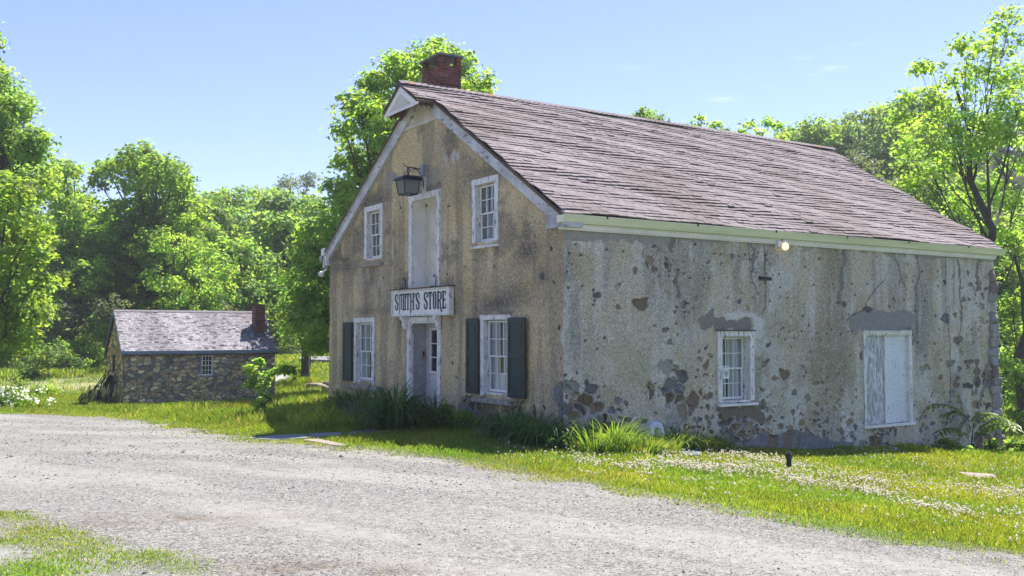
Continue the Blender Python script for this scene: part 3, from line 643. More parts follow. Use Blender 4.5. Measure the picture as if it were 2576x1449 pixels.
def win(w,o,wid,proud,label,d=.1,depth=.3,cols=3,rows=4,head=None,mtl=None,curt=None,sill=None,foot=0):
    f=casing(w,o,wid,proud,depth,head,foot).build('window',mtl or m_white,store);f['label']=label
    sash(w,(o[0]+.02,o[1]-.02,o[2]+.02,o[3]-.02),d,cols,rows,f)
    if sill:
        b=WB(w);b.bx(*sill[:6]);b.build('sill',sill[6],f,bevel=.008)
    if curt:
        curtain(w,o[0],o[1],o[2],o[3],d+.045,f,*curt)
    else:
        b=WB(w);b.bx(o[0]-.1,o[1]+.1,.9,.92,o[2]-.2,o[3]+.2);b.build('dark_backing',m_dark,f)  # near-black sheet standing in for the unlit room behind the glass
    return f
win('g',g_open['UL'],.125,.03,'white loft window under the left eave',sill=(7.13,8.30,-.07,.03,3.425,3.50,m_greywd),mtl=m_white)
win('g',g_open['UR'],.115,.03,'white loft window under the right rake',sill=(2.04,3.03,-.05,.03,3.50,3.55,m_white),mtl=m_white)
wl=win('g',g_open['LL'],.11,.035,'ground floor window left of the door with one shutter',curt=(1.0,(8.0,8.14,.04)),sill=(7.10,8.86,-.13,.02,.50,.60,m_sillstone),foot=.06,depth=.35)
wr=win('g',g_open['LR'],.105,.035,'ground floor window with two shutters and peeling frame',curt=(2.2,(2.1,2.24,.04)),sill=(1.50,2.86,-.13,.02,.53,.61,m_sillstone),head=.13,foot=.07,depth=.35)
b=WB('g');b.bx(1.60,2.73,-.09,0,2.245,2.262);b.bx(1.60,2.73,-.05,0,2.20,2.245);b.build('drip_cap',m_sillstone,wr)
for u,z,ww in((7.7,.85,wl),(2.1,.8,wr)):
    b=WB('g');b.bx(u,u+.28,.17,.175,z-.05,z+.3);b.build('curtain',m_paper,ww)
wn=win('l',l_open['win'],.10,.03,'peeling white window in the side wall',d=.17,depth=.35,curt=(.6,(3.98,4.1,.02)),sill=(3.60,4.64,-.09,.03,.455,.50,m_whitec))
b=WB('l');b.bx(3.60,4.62,-.06,0,1.895,1.915);b.build('drip_cap',m_brownwood,wn)
def notice(w,u,z,d,wd,h,parent,flip=1):
    b=WB(w);b.bx(u,u+wd,d,d+.004,z,z+h);n=b.build('notice',m_paper,parent)
    b=WB(w)
    for k in range(2):b.bx(u+wd*.1,u+wd*.9,d-.002,d,z+h*(.86-.1*k),z+h*(.89-.1*k))
    cu=u+wd/2;cz=z+h*.38;r=wd*.26;P=[(-1,1),(0,1.25),(1,1),(.95,0),(0,-1.3),(-.95,0)]
    for a,c in zip(P,P[1:]+P[:1]):
        p=(cu+a[0]*r,cz+a[1]*r);q=(cu+c[0]*r,cz+c[1]*r);dx,dz=q[0]-p[0],q[1]-p[1];l=math.hypot(dx,dz);nx,nz=-dz/l*.004,dx/l*.004
        fn=b.fn;dd=d-.002;b.prism([fn(p[0]-nx,dd,p[1]-nz),fn(q[0]-nx,dd,q[1]-nz),fn(q[0]+nx,dd,q[1]+nz),fn(p[0]+nx,dd,p[1]+nz)],Vector(fn(0,.0015,0)))
    b.bx(cu-r*.3,cu+r*.3,d-.0022,d,cz-r*.4,cz+r*.7)
    b.build('emblem',m_letter,n);return n
notice('l',3.93,.97,.158,.17,.25,store)
# ---- shutters
def shutter(u0,u1,z0,z1,d,name='shutter',dog=None,tilt=0):
    root=empty(name,(0,0,0));root.parent=store
    b=WB('g');W=u1-u0;st=.075;T=.035
    b.bx(0,st,0,T,0,z1-z0);b.bx(W-st,W,0,T,0,z1-z0)
    H=z1-z0
    for za,zb in((0,.12),(H*.5-.03,H*.5+.09),(H-.1,H)):b.bx(st,W-st,.001,T-.001,za,zb)
    b.bx(st-.01,W-st+.01,.014,T-.006,.05,H-.05)
    for za,zb in((.12,H*.5-.03),(H*.5+.09,H-.1)):b.bx(st+.03,W-st-.03,.008,.016,za+.03,zb-.03)
    o=b.build('shutter',m_shutter,store,bevel=.004);bpy.data.objects.remove(root)
    o.location=(d,u0,z0);o.rotation_euler=(0,0,tilt)
    b=MB();
    if dog is not None:
        b.tube([(.02,dog,-.02),(-.02,dog,-.05),(-.02,dog,-.12),(-.045,dog+.015,-.15)],.009,6);b.lathe((-.045,dog+.015,-.15),[(0,-.02),(.02,-.015),(.022,0),(.015,.02),(0,.022)],8);b.tube([(-.02,dog,-.07),(.06,dog-.12,-.06)],.007,5)
        b.build('shutter_dog',m_iron,o)
    return o
s=shutter(8.74,9.28,.66,2.11,-.075);s['label']='dark green shutter left of the left window'
b=MB();b.box(-.006,0,.38,.48,.74,.79);b.build('rusted_patch',m_rust,s)
s=shutter(2.70,3.16,.68,2.14,-.085,dog=.40,tilt=0);s['label']='dark green shutter between door and right window'
s=shutter(1.03,1.60,.68,2.14,-.11,dog=.2,tilt=0);s['label']='dark green shutter nearest the building corner'
b=MB();b.tube([(-.03,2.83,.53),(-.03,2.83,.0)],.014,6);b.build('drain_stick',m_greywd,store)
# ---- loft door
o=g_open['loft'];b=casing('g',(o[0],o[1],2.83,o[3]),.13,.035,.05,head=.13);lf=b.build('loft_doorway',m_white,store)
b=WB('g');b.bx(5.60,5.64,.03,.34,2.5,4.74);b.bx(4.45,4.485,.03,.34,2.5,4.74);b.bx(4.45,5.64,.03,.34,4.735,4.77);b.bx(4.3,5.8,-.02,.4,2.72,2.80);b.build('reveal_boards',m_whitec,lf)
b=WB('g');b.bx(5.06,5.60,.30,.33,2.78,4.735);b.bx(4.48,5.05,.308,.335,2.78,4.735);b.build('door_leaf',m_cream,lf)
b=WB('g');b.bx(5.045,5.065,.292,.31,2.78,4.70);b.bx(4.5,5.04,.302,.31,4.62,4.635);b.bx(5.5,5.54,.27,.30,4.64,4.68);b.build('latch',m_brownwood,lf)
# ---- front door
o=g_open['door'];b=WB('g')
b.bx(o[0]-.13,o[0]+.012,-.03,.03,-.3,2.1);b.bx(o[1]-.012,o[1]+.13,-.03,.03,-.3,2.1);b.bx(o[0]-.14,o[1]+.14,-.036,.03,2.1,2.2)
b.bx(o[1]-.05,o[1]-.012,.0,.05,-.3,2.06);b.bx(o[0]+.012,o[1]-.012,.0,.05,2.06,2.1)
dr=b.build('doorway',m_white,store)
m_plast=mat('flaking_grey_plaster',(.46,.45,.42),(.33,.33,.31),sc=2.2,rough=.9,peel=(.6,.58,.54),peel_thr=.6,peel_sc=(4,4,3))
b=WB('g');b.bx(o[1]-.012,o[1]+.02,.05,.42,-.3,2.1);b.bx(o[0]-.02,o[0]+.012,.05,.42,-.3,2.1);b.bx(o[0]-.02,o[1]+.02,.05,.42,2.09,2.13);b.bx(o[0]-.1,o[1]+.1,-.2,.45,-.35,-.02);b.build('door_reveal',m_plast,dr)
m_gdoor=mat('grey_door_paint',(.6,.59,.54),(.48,.47,.43),sc=3,rough=.7,peel=(.35,.33,.3),peel_thr=.64)
b=WB('g');X0,X1=o[0]+.012,o[1]-.012
b.bx(X1-.20,X1,.38,.42,-.02,2.09);b.bx(X0,X0+.17,.38,.42,-.02,2.09);b.bx(X0+.17,X1-.20,.381,.419,-.02,.14);b.bx(X0+.17,X1-.20,.381,.419,.80,.98);b.bx(X0+.17,X1-.20,.381,.419,1.95,2.09)
b.bx(X0+.16,X1-.19,.392,.41,.1,.84)
dl=b.build('front_door',m_gdoor,dr)
b=WB('g');ua,ub=X0+.17,X1-.20
b.bx(ub-.04,ub,.366,.40,.98,1.95);b.bx(ua,ua+.04,.366,.40,.98,1.95);b.bx(ua,ub,.367,.399,.98,1.02);b.bx(ua,ub,.367,.399,1.91,1.95)
for k in(1,2):b.bx(ua+.04,ub-.04,.372,.395,1.02+.3*k-.01,1.02+.3*k+.01)
b.build('glazing_bar',m_whitec,dl)
b=WB('g');b.bx(ua,ub,.40,.404,.98,1.95);b.build('pane',m_glass,dl)
b=WB('g');b.bx(ua,ub,.6,.62,.98,1.95);b.build('dark_backing',m_dark,dl)  # dark sheet in place of the shaded interior behind the door glass
nt_=notice('g',5.06,1.04,.386,.15,.2,dr)
b=WB('g');b.bx(5.02,5.17,.386,.39,1.36,1.60);n2=b.build('notice',m_paper,dr)
b=WB('g')
for k in range(6):b.bx(5.04,5.04+.08+.03*((k*7)%3)/2,.383,.386,1.385+.033*k,1.397+.033*k)
b.build('printed_lines',m_letter,n2)
b=WB('g');b.bx(o[1]-.04,o[1]-.012,.27,.34,1.30,1.46);b.bx(o[1]-.07,o[1]-.012,.26,.35,1.27,1.30);b.build('door_handle',m_greywd,dr,bevel=.004)
b=WB('g');b.bx(o[1]-.045,o[1]-.039,.285,.325,1.34,1.44);b.build('door_bell',m_rust,dr)
# ---- side hatch door
o=l_open['door'];b=WB('l');u0,u1,z0,z1=o
b.bx(u0-.06,u0+.012,-.025,.03,z0-.03,z1);b.bx(u1-.012,u1+.09,-.025,.03,z0-.03,z1);b.bx(u0-.08,u1+.10,-.03,.03,z1,z1+.09);b.bx(u1-.012,u1+.02,.03,.2,z0,z1);b.bx(u0-.02,u0+.01,.03,.2,z0,z1)
b.bx(u0+.012,u1-.012,.01,.04,z1-.03,z1)
sd=b.build('side_doorway',m_white,store)
b=WB('l');b.bx(u0-.09,u1+.12,-.06,.0,z1+.09,z1+.11);b.build('drip_cap',m_bluegrey,sd)
b=WB('l');b.bx(u0-.12,u1+.14,-.07,.1,z0-.075,z0-.02);b.build('sill',m_whitec,sd,bevel=.006)
m_flake=mat('flaked_board_paint',(.66,.67,.65),(.56,.57,.55),sc=2,rough=.8,peel=(.3,.31,.3),peel_thr=.485,peel_sc=(16,16,3.0))
m_boardw=mat('white_board_paint',(.72,.75,.74),(.64,.67,.66),sc=2,rough=.7,peel=(.1,.14,.13),peel_thr=.61,peel_sc=(9,9,4))
b=WB('l');b.bx(u0+.01,u0+.68,.05,.08,z0-.02,z1);b.build('door_board',m_flake,sd)
b=WB('l');b.bx(u0+.68,u0+.725,.035,.075,z0-.02,z1-.02);b.build('door_batten',m_greywood,sd)
b=WB('l');b.bx(u0+.725,u1-.012,.058,.088,z0-.02,z1);b.build('door_board',m_boardw,sd)

# ---- small iron plate on the side wall
P=L(*c3(1195,414));b=MB();b.box(-.16,.16,-.02,.01,-.035,.035);b.tube([(-.12,-.02,0),(-.12,-.045,0)],.015,6);b.tube([(.12,-.02,0),(.12,-.045,0)],.015,6);pl=b.build('wall_bracket',m_postm,store);pl.location=(P[0],-.02,P[1])

# ---- shop sign
sg=tag(empty('shop_sign',tuple(C0),A),"white painted board reading SMITH'S STORE over the front door",'sign')
sx=-.13;S0,S1,Z0_,Z1_=3.72,6.36,2.215,2.80
b=MB();b.box(sx,-.03,S0+.02,S1-.02,Z0_+.02,Z1_-.02);bd=b.build('sign_board',m_sign,sg)
b=MB();b.box(sx-.02,-.03,S0,S0+.05,Z0_,Z1_);b.box(sx-.02,-.03,S1-.05,S1,Z0_,Z1_);b.box(sx-.019,-.031,S0+.05,S1-.05,Z0_,Z0_+.04);b.box(sx-.019,-.031,S0+.05,S1-.05,Z1_-.04,Z1_);b.build('sign_frame',m_white,sg,bevel=.006)
b=MB();b.box(sx-.06,0,S0-.05,S1+.03,Z1_+.002,Z1_+.02);b.build('sign_cap',m_brownwood,sg)
def letters(ks=1.0,fin=True):
    b=MB();k=[0];H=.335;base=2.365
    def st(P,th):
        for a,c in zip(P[:-1],P[1:]):
            dx,dz=c[0]-a[0],c[1]-a[1];l=math.hypot(dx,dz)
            if l<1e-6:continue
            e=th*.35;ax,az=dx/l,dz/l;p=(a[0]-ax*e,a[1]-az*e);q=(c[0]+ax*e,c[1]+az*e);nx,nz=-az*th/2,ax*th/2;k[0]+=1;X=sx-.003-.00004*k[0]
            # reading direction runs toward smaller s
            f=lambda u,z:(X,S1-(.16+(u-.17)*ks),z)
            b.prism([f(p[0]-nx,p[1]-nz),f(q[0]-nx,q[1]-nz),f(q[0]+nx,q[1]+nz),f(p[0]+nx,p[1]+nz)],(.0035,0,0))
    T,t=.056,.03
    def sc(u,w,pts): return [(u+x*w,base+z*H) for x,z in pts]
    def S(u,w):
        st(sc(u,w,[(.9,.72),(.9,.9),(.72,1),(.3,1),(.1,.9)]),t*1.1);st(sc(u,w,[(.12,.92),(.12,.66),(.88,.36),(.88,.1)]),T);st(sc(u,w,[(.9,.1),(.72,0),(.3,0),(.1,.1),(.1,.28)]),t*1.1)
        st(sc(u,w,[(.95,.92),(.95,.7)]),t);st(sc(u,w,[(.05,.08),(.05,.3)]),t)
    def stem(u,z0=0,z1=1,th=T,serif=True):
        st([(u,base+z0*H),(u,base+z1*H)],th)
        if serif:
            for z in(z0,z1):st([(u-.036,base+z*H),(u+.036,base+z*H)],.02)
    u=.17
    S(u,.14);u+=.185
    # M with a tail
    stem(u+.02,-.1,1,.03,False);st([(u+.02,base-.05),(u-.005,base-.09)],.02);st(sc(u,.2,[(.1,1),(.45,.93)]),.034);stem(u+.10,.06,1,T*.8,False);st(sc(u,.2,[(.55,1),(.95,.97)]),.034);stem(u+.195,0,1,T);u+=.262
    stem(u+.02);u+=.07
    stem(u+.075,0,1,T,False);st([(u+.04,base),(u+.11,base)],.02);st([(u+.0,base+H*.98),(u+.15,base+H*.98)],.034);st([(u+.0,base+H*.98),(u+.0,base+H*.76)],.022);st([(u+.15,base+H*.98),(u+.15,base+H*.82)],.022);u+=.195
    # H with a tail
    stem(u+.01,-.12,1,T*.9,False);st([(u+.01,base-.04),(u-.02,base-.1)],.022);st([(u+.01,base+H*.5),(u+.12,base+H*.5)],.024);stem(u+.12);u+=.19
    st([(u+.01,base+H),(u-.005,base+H*.8)],.032);u+=.055
    S(u,.14);u+=.345
    S(u,.14);u+=.175
    stem(u+.08,0,1,T,False);st([(u+.045,base),(u+.115,base)],.02);st([(u+.0,base+H*.98),(u+.16,base+H*.98)],.034);st([(u+.0,base+H*.98),(u+.0,base+H*.76)],.022);st([(u+.16,base+H*.98),(u+.16,base+H*.76)],.022);u+=.205
    st(sc(u,.13,[(.15,.12),(.15,.88)]),T);st(sc(u,.13,[(.85,.12),(.85,.88)]),T);st(sc(u,.13,[(.1,.92),(.3,1),(.7,1),(.9,.92)]),t);st(sc(u,.13,[(.1,.08),(.3,0),(.7,0),(.9,.08)]),t);u+=.185
    stem(u+.02);st(sc(u,.15,[(.1,.98),(.7,.98),(.95,.86)]),t);st(sc(u,.15,[(.9,.9),(.9,.6)]),T*.9);st(sc(u,.15,[(.9,.58),(.6,.5),(.15,.5)]),t);st(sc(u,.15,[(.6,.5),(.72,.25),(.78,.02),(.95,-.12),(1.1,-.2)]),T*.75);u+=.2
    stem(u+.02);st([(u,base+H*.98),(u+.12,base+H*.98)],.03);st([(u,base+H*.02),(u+.13,base+H*.02)],.03);st([(u,base+H*.5),(u+.1,base+H*.5)],.024);st([(u+.12,base+H*.98),(u+.12,base+H*.8)],.02);st([(u+.13,base+H*.02),(u+.13,base+H*.24)],.02);st([(u+.1,base+H*.42),(u+.1,base+H*.58)],.018)
    return (b.build('lettering',m_letter,bd) if fin else None),u+.14
_,uend=letters(1,False);letters((2.50-.16)/(uend-.17))
for s_ in(4.30,5.84):   # corbels under the sign
    b=MB();pr=[(0,2.21),(-.14,2.21),(-.145,2.15),(-.10,2.12),(-.07,2.06),(-.085,2.02),(-.05,1.95),(-.01,1.93),(0,1.93)]
    b.prism([(x-.036,s_-.045,z) for x,z in pr],(0,.09,0));b.build('corbel',m_whitec,sg)
for s_ in(4.42,5.83):   # scrolled iron straps above the board
    P_s=[(-.11,s_,2.82),(-.07,s_,2.83),(-.065,s_,2.95),(-.065,s_,3.03),(-.075,s_+.03,3.07),(-.08,s_+.07,3.07),(-.08,s_+.085,3.04),(-.08,s_+.07,3.02)]
    b=MB();b.tube(P_s,.011,6);b.tube([(-.14,s_+.1,2.83),(-.02,s_-.06,2.83)],.011,6);b.build('iron_strap',m_iron,sg)

# ---- hanging lantern
ln_=tag(empty('hanging_lantern',tuple(C0),A),'dark metal lantern with clouded glass hanging from an iron arm over the loft door','lantern')
lx,ls=-.42,5.02
b=MB();b.box(-.05,-.005,ls-.05,ls+.05,4.87,5.42);b.build('backing_post',m_white,ln_)
b=MB();b.box(-.13,-.05,ls-.09,ls+.06,5.22,5.44);b.box(-.11,-.05,ls-.06,ls+.03,5.44,5.47);b.build('junction_box',m_zinc,ln_,bevel=.006)
b=MB();b.tube([(-.05,ls,5.36),(-.25,ls,5.38),(-.44,ls,5.385),(-.5,ls,5.40),(-.53,ls,5.45)],.012,6)
b.tube([(-.055,ls,4.98),(-.06,ls,5.1),(-.11,ls,5.24),(-.2,ls,5.34),(-.3,ls,5.375)],.012,6);b.build('bracket_arm',m_rust,ln_)
b=MB()
for an in(0,PI/2):
    b.tube([(lx+.028*math.cos(q)*math.cos(an),ls+.028*math.cos(q)*math.sin(an),5.31+.06*math.sin(q)) for q in np.linspace(0,2*PI,13)],.006,5)
b.lathe((lx,ls,5.20),[(.05,0),(.03,.02),(.012,.05)],10);b.build('hanging_ring',m_lantern,ln_)
def sq(r): return [(lx-r,ls-r),(lx+r,ls-r),(lx+r,ls+r),(lx-r,ls+r)]
b=MB();lev=[(.245,5.105),(.225,5.14),(.18,5.175),(.13,5.195),(.04,5.205)];vs=[(x,y,z) for r,z in lev for x,y in sq(r)]
b.add(vs,[(i*4+k,i*4+(k+1)%4,(i+1)*4+(k+1)%4,(i+1)*4+k) for i in range(len(lev)-1) for k in range(4)]+[(16,17,18,19),(3,2,1,0)]);b.build('lantern_roof',m_lantern,ln_)
b=MB();rt,rb_=.195,.15
T_=[(x,y,5.10) for x,y in sq(rt)];B_=[(x,y,4.80) for x,y in sq(rb_)]
for k in range(4):
    b.tube([B_[k],T_[k]],.013,5);b.tube([B_[k],B_[(k+1)%4]],.013,5);b.tube([T_[k],T_[(k+1)%4]],.013,5)
b.build('lantern_frame',m_lantern,ln_)
m_cloud=bpy.data.materials.new('clouded_glass');m_cloud.use_nodes=True;nt=m_cloud.node_tree;tr=_n(nt,'ShaderNodeBsdfTransparent');tr.inputs[0].default_value=(.5,.55,.55,1);ms=_n(nt,'ShaderNodeMixShader');ms.inputs[0].default_value=.4
nt.nodes['Principled BSDF'].inputs['Base Color'].default_value=(.3,.32,.3,1);nt.nodes['Principled BSDF'].inputs['Roughness'].default_value=.3
nt.links.new(tr.outputs[0],ms.inputs[1]);nt.links.new(nt.nodes['Principled BSDF'].outputs[0],ms.inputs[2]);nt.links.new(ms.outputs[0],nt.nodes['Material Output'].inputs[0])
b=MB()
for k in range(4):b.add([B_[k],B_[(k+1)%4],T_[(k+1)%4],T_[k]],[(0,1,2,3)])
b.build('glass_panel',m_cloud,ln_)
b=MB();b.lathe((lx,ls,4.82),[(.02,0),(.02,.13),(.014,.14),(.014,.22),(.004,.25)],8);b.build('candle_lamp',m_plastic,ln_)

# ---- lamps under the left eave and under the gutter
fl=tag(empty('eave_floodlights',tuple(C0),A),'white twin flood lamp on a grey box at the left eave corner of the store','flood lamp')
b=MB();b.box(-.16,-.02,10.36,10.54,3.86,4.04);b.build('sensor_box',m_plastic,fl,bevel=.01)
b=MB();b.box(-.15,-.03,10.56,10.68,3.72,3.86,Matrix.Rotation(.0,4,'X'));b.build('lamp_housing',m_zinc,fl,bevel=.01)
b=MB();b.tube([(-.06,10.37,3.5),(-.09,10.46,3.47),(-.1,10.52,3.43)],[.03,.03,.035],8);b.lathe((-.1,10.52,3.43),[(.03,0),(.05,.03),(.078,.07),(.085,.11),(.08,.115)],12,axis=(-.3,.8,-.5));b.build('lamp_head',m_plastic,fl,smooth=True)
b=MB();b.box(-.12,-.02,10.4,10.52,3.54,3.78);b.build('mounting_block',m_greywood,fl)
bl=tag(empty('globe_lamp',tuple(C0),A),'small round lamp glowing warm white under the gutter of the side wall','lamp')
P=L(1975.5,618.5,-.16);b=MB();b.lathe((P[0],-.16,P[1]-.09),[(0,0),(.035,.008),(.06,.027),(.072,.065),(.066,.105),(.045,.14),(.02,.155)],14);b.build('bulb',m_bulb,bl,smooth=True)
b=MB();b.lathe((P[0],-.14,P[1]+.07),[(.05,0),(.05,.05),(.03,.06)],10);b.box(P[0]-.17,P[0]-.1,-.13,-.03,P[1]-.02,P[1]+.1);b.tube([(P[0]-.12,-.1,P[1]+.05),(P[0],-.14,P[1]+.1)],.012,6);b.build('lamp_holder',m_plastic,bl)

# ------------------------------------------------------------------ small stone house
cot=tag(empty('stone_cottage',tuple(D0),A),'small fieldstone cottage with grey shingle roof and brick chimney left of the store','building')
CL,CD=5.6,2.98
wc=(2.775,3.185,.22,.96)
def paint_field(seed,tint,flat=1.0):
    def f(U,Zz):
        Uw,Zw=warp(U,Zz,4,.10,seed);row=Zw/.15
        f1,f2,cx,cy=voro(Uw/(.23+.07*vnoise(row*.5,row*0,seed)),row,seed+3,.95)
        e=f2-f1;m=(e>.10)&(f1<.56)
        pal=np.array([(.30,.26,.20),(.20,.19,.175),(.36,.29,.19),(.17,.17,.175),(.27,.22,.17),(.40,.35,.27),(.15,.14,.13),(.24,.22,.2),(.31,.24,.17)])*1.35
        k=(h2(cx,cy,seed+7)*9).astype(int)%9;sc=pal[k]*1.3*np.array((1.1,1,.82))*(.6+.75*h2(cx,cy,seed+8))[...,None]*(.85+.3*fbm(U*16,Zz*16,seed+11,2))[...,None]
        col=np.where(m[...,None],sc,np.array((.2,.19,.165)));col=col*np.array(tint)
        disp=np.where(m,.015+.05*np.sqrt(np.clip(e-.16,0,.6)),0.0)*flat
        return col,disp
    return f
wall_sheet('front_wall',cot,m_rubble,(0,CL),(-1.3,1.12),.022,[wc],paint_field(501,(1,1,1)),lambda U,Zz,D:np.stack([U,-D,Zz],-1))
wall_sheet('gable_wall',cot,m_rubble,(0,CD),(-1.3,2.62),.03,[],paint_field(531,(1.15,1.1,.8),.8),lambda U,Zz,D:np.stack([-D,U,Zz],-1),keep=lambda u,z:z<2.6-np.abs(u-CD/2)*1.0-.06)
b=MB();b.prism([(CL-.02,0,-1.3),(CL-.02,CD,-1.3),(CL-.02,CD,1.05),(CL-.02,CD/2,2.5),(CL-.02,0,1.05)],(.04,0,0));b.box(0,CL,CD-.04,CD,-1.3,1.1);b.build('rear_wall',m_back,cot)
def shcol2(rg,t,a):
    v=.76*rg.uniform(.8,1.2);c=np.array((.36,.34,.37))
    if rg.random()<.2:c=np.array((.38,.36,.38))
    if rg.random()<.15:c=np.array((.2,.185,.2))
    st=float(vnoise(np.array(t*3.),np.array(a*1.),55));return tuple(c*v*(.75+.5*st))
te2=lambda f:(-.1,CL+.08)
sl=1.0
ro=shingle_roof('roof',cot,m_shingle,CD/2,2.66,-.16,2.66-(CD/2+.16)*.985,te2,.085,.13,.01,shcol2,21)
shingle_roof('roof_slope',cot,m_shingle,CD/2,2.66,CD+.16,2.66-(CD/2+.16)*.985,te2,.17,.4,.01,shcol2,22)
b=MB()
for sgn in(-1,1):
    Q=lambda x,d:(x,CD/2+sgn*d,2.65-d*.985-.012);b.prism([Q(-.1,0),Q(CL+.08,0),Q(CL+.08,CD/2+.14),Q(-.1,CD/2+.14)],(0,0,-.05))
b.build('deck_boards',m_brownwood,ro)
b=MB();t=-.1
while t<CL+.05:
    b.col=(.23,.22,.23)
    for sgn in(-1,1):b.prism([(t,CD/2,2.675),(t+.13,CD/2,2.69),(t+.13,CD/2+sgn*.07,2.62),(t,CD/2+sgn*.07,2.605)],(0,0,.01))
    t+=.11
b.build('ridge_cap',m_shingle,ro)
b=MB();b.box(-.09,CL+.07,-.165,-.11,1.06,1.165);b.box(-.09,CL+.07,-.11,0,1.055,1.075);b.build('eave_board',m_bluegrey,cot)
b=MB()
for sgn in(-1,1):
    Q=lambda d,h:(-.115,CD/2+sgn*d,2.65-d*.985-h);b.prism([Q(0,.01),Q(CD/2+.15,.01),Q(CD/2+.15,.10),Q(0,.10)],(.03,0,0))
b.build('rake_board',m_bluegrey,cot)
cc,_z=chimney(cot,4.97,5.37,.48,.9,1.35,2.9,31,bh=.066,cbase=(.2,.085,.06))
m_flash=mat('lead_flashing',(.13,.16,.21),(.1,.12,.15),sc=4,rough=.5)
b=MB();b.prism([(4.93,.42,1.60),(4.93,.95,2.13),(4.93,.95,2.22),(4.93,.46,1.80)],(.035,0,0));b.prism([(5.375,.42,1.60),(5.375,.95,2.13),(5.375,.95,2.22),(5.375,.46,1.80)],(.03,0,0));b.box(4.94,5.40,.44,.476,1.62,1.80);b.build('flashing',m_flash,cc)
b=WB('l');u0,u1,z0,z1=wc;b.bx(u0-.06,u0,-.02,.08,z0,z1);b.bx(u1,u1+.06,-.02,.08,z0,z1);b.bx(u0-.08,u1+.08,-.03,.08,z0-.07,z0);b.bx(u0-.06,u1+.06,-.02,.08,z1,z1+.04)
cw=b.build('window',m_bluegrey,cot);sash('l',(u0,u1,z0,z1),.0,3,4,cw,fr=.035,mt=.016)
b=WB('l');b.bx(u0-.1,u1+.1,.4,.42,z0-.1,z1+.1);b.build('dark_backing',m_dark,cw)  # shade of the cottage interior put in as a near-black sheet
b=MB();b.box(2.58,3.3,-.03,.02,1.0,1.05);b.build('lintel',m_brownwood,cot)
b=MB();b.box(-.05,.0,1.45,1.75,.35,1.0);b.build('vent_slot',m_dark,cot)

# ------------------------------------------------------------------ ground and road
def axis(lo,hi,step,far,grow=1.14):
    a=list(np.arange(lo,hi,step));s=step
    while a[-1]<far:s*=grow;a.append(a[-1]+s)
    s=step;l=[lo]
    while l[-1]>-far:s*=grow;l.append(l[-1]-s)
    return np.array(l[::-1][:-1]+a)
xs=axis(-36,26,.3,420);ys=axis(-6,62,.3,420)
X,Y=np.meshgrid(xs,ys);Zg=gz(X,Y);nx=len(xs)
road_edge=[gp(px,py) for px,py in((0,1041),(120,1043),(250,1050),(400,1062),(520,1090),(620,1108),(780,1118),(1000,1143),(1200,1175),(1400,1208),(1600,1245),(1850,1290),(2100,1335),(2300,1375),(2576,1405))]
RP=[(-60,42),(-26,31.5)]+[(p[0],p[1]) for p in road_edge]+[(9,7.5),(25,2),(40,-20),(12,-20),(2,-8),(-8,-2),(-10,4),(-14,9),(-22,13),(-60,18)]
def road_sd(x,y):   # signed: positive inside
    d=dline(x,y,RP+[RP[0]]);return np.where(inpoly(x,y,RP),d,-d)
dirt_c=(-19.5,46.5)
gm=mat('lawn_soil',(.065,.10,.025),(.10,.12,.04),sc=.5,rough=1,bump=.8,bsc=30,bd=.05,fine=.4,attr=True,spec=.05)
gc=np.ones(X.shape+(3,));
dm=np.exp(-(((X+18.5)/8)**2+((Y-45.5-(X+18.5)*.05)/4.2)**2)**2)*sst(fbm(X*.5,Y*.5,601,4),.3,.6)
gc=mixc(gc,(3.2,2.4,4.5),dm*.8)
sdv=road_sd(X,Y);gc=mixc(gc,(3.4,2.3,6.5),sst(sdv,-.7,.0)*(sdv<60)*.7)
wd=sst(Y,66,75);gc=mixc(gc,(.45,.4,.5),wd)
i,j=np.meshgrid(np.arange(nx-1),np.arange(len(ys)-1));a=(j*nx+i).ravel()
tag(npmesh('ground',np.stack([X,Y,Zg],-1).reshape(-1,3),np.c_[a,a+1,a+nx+1,a+nx],gm,None,gc.reshape(-1,3),smooth=True),kind='structure')
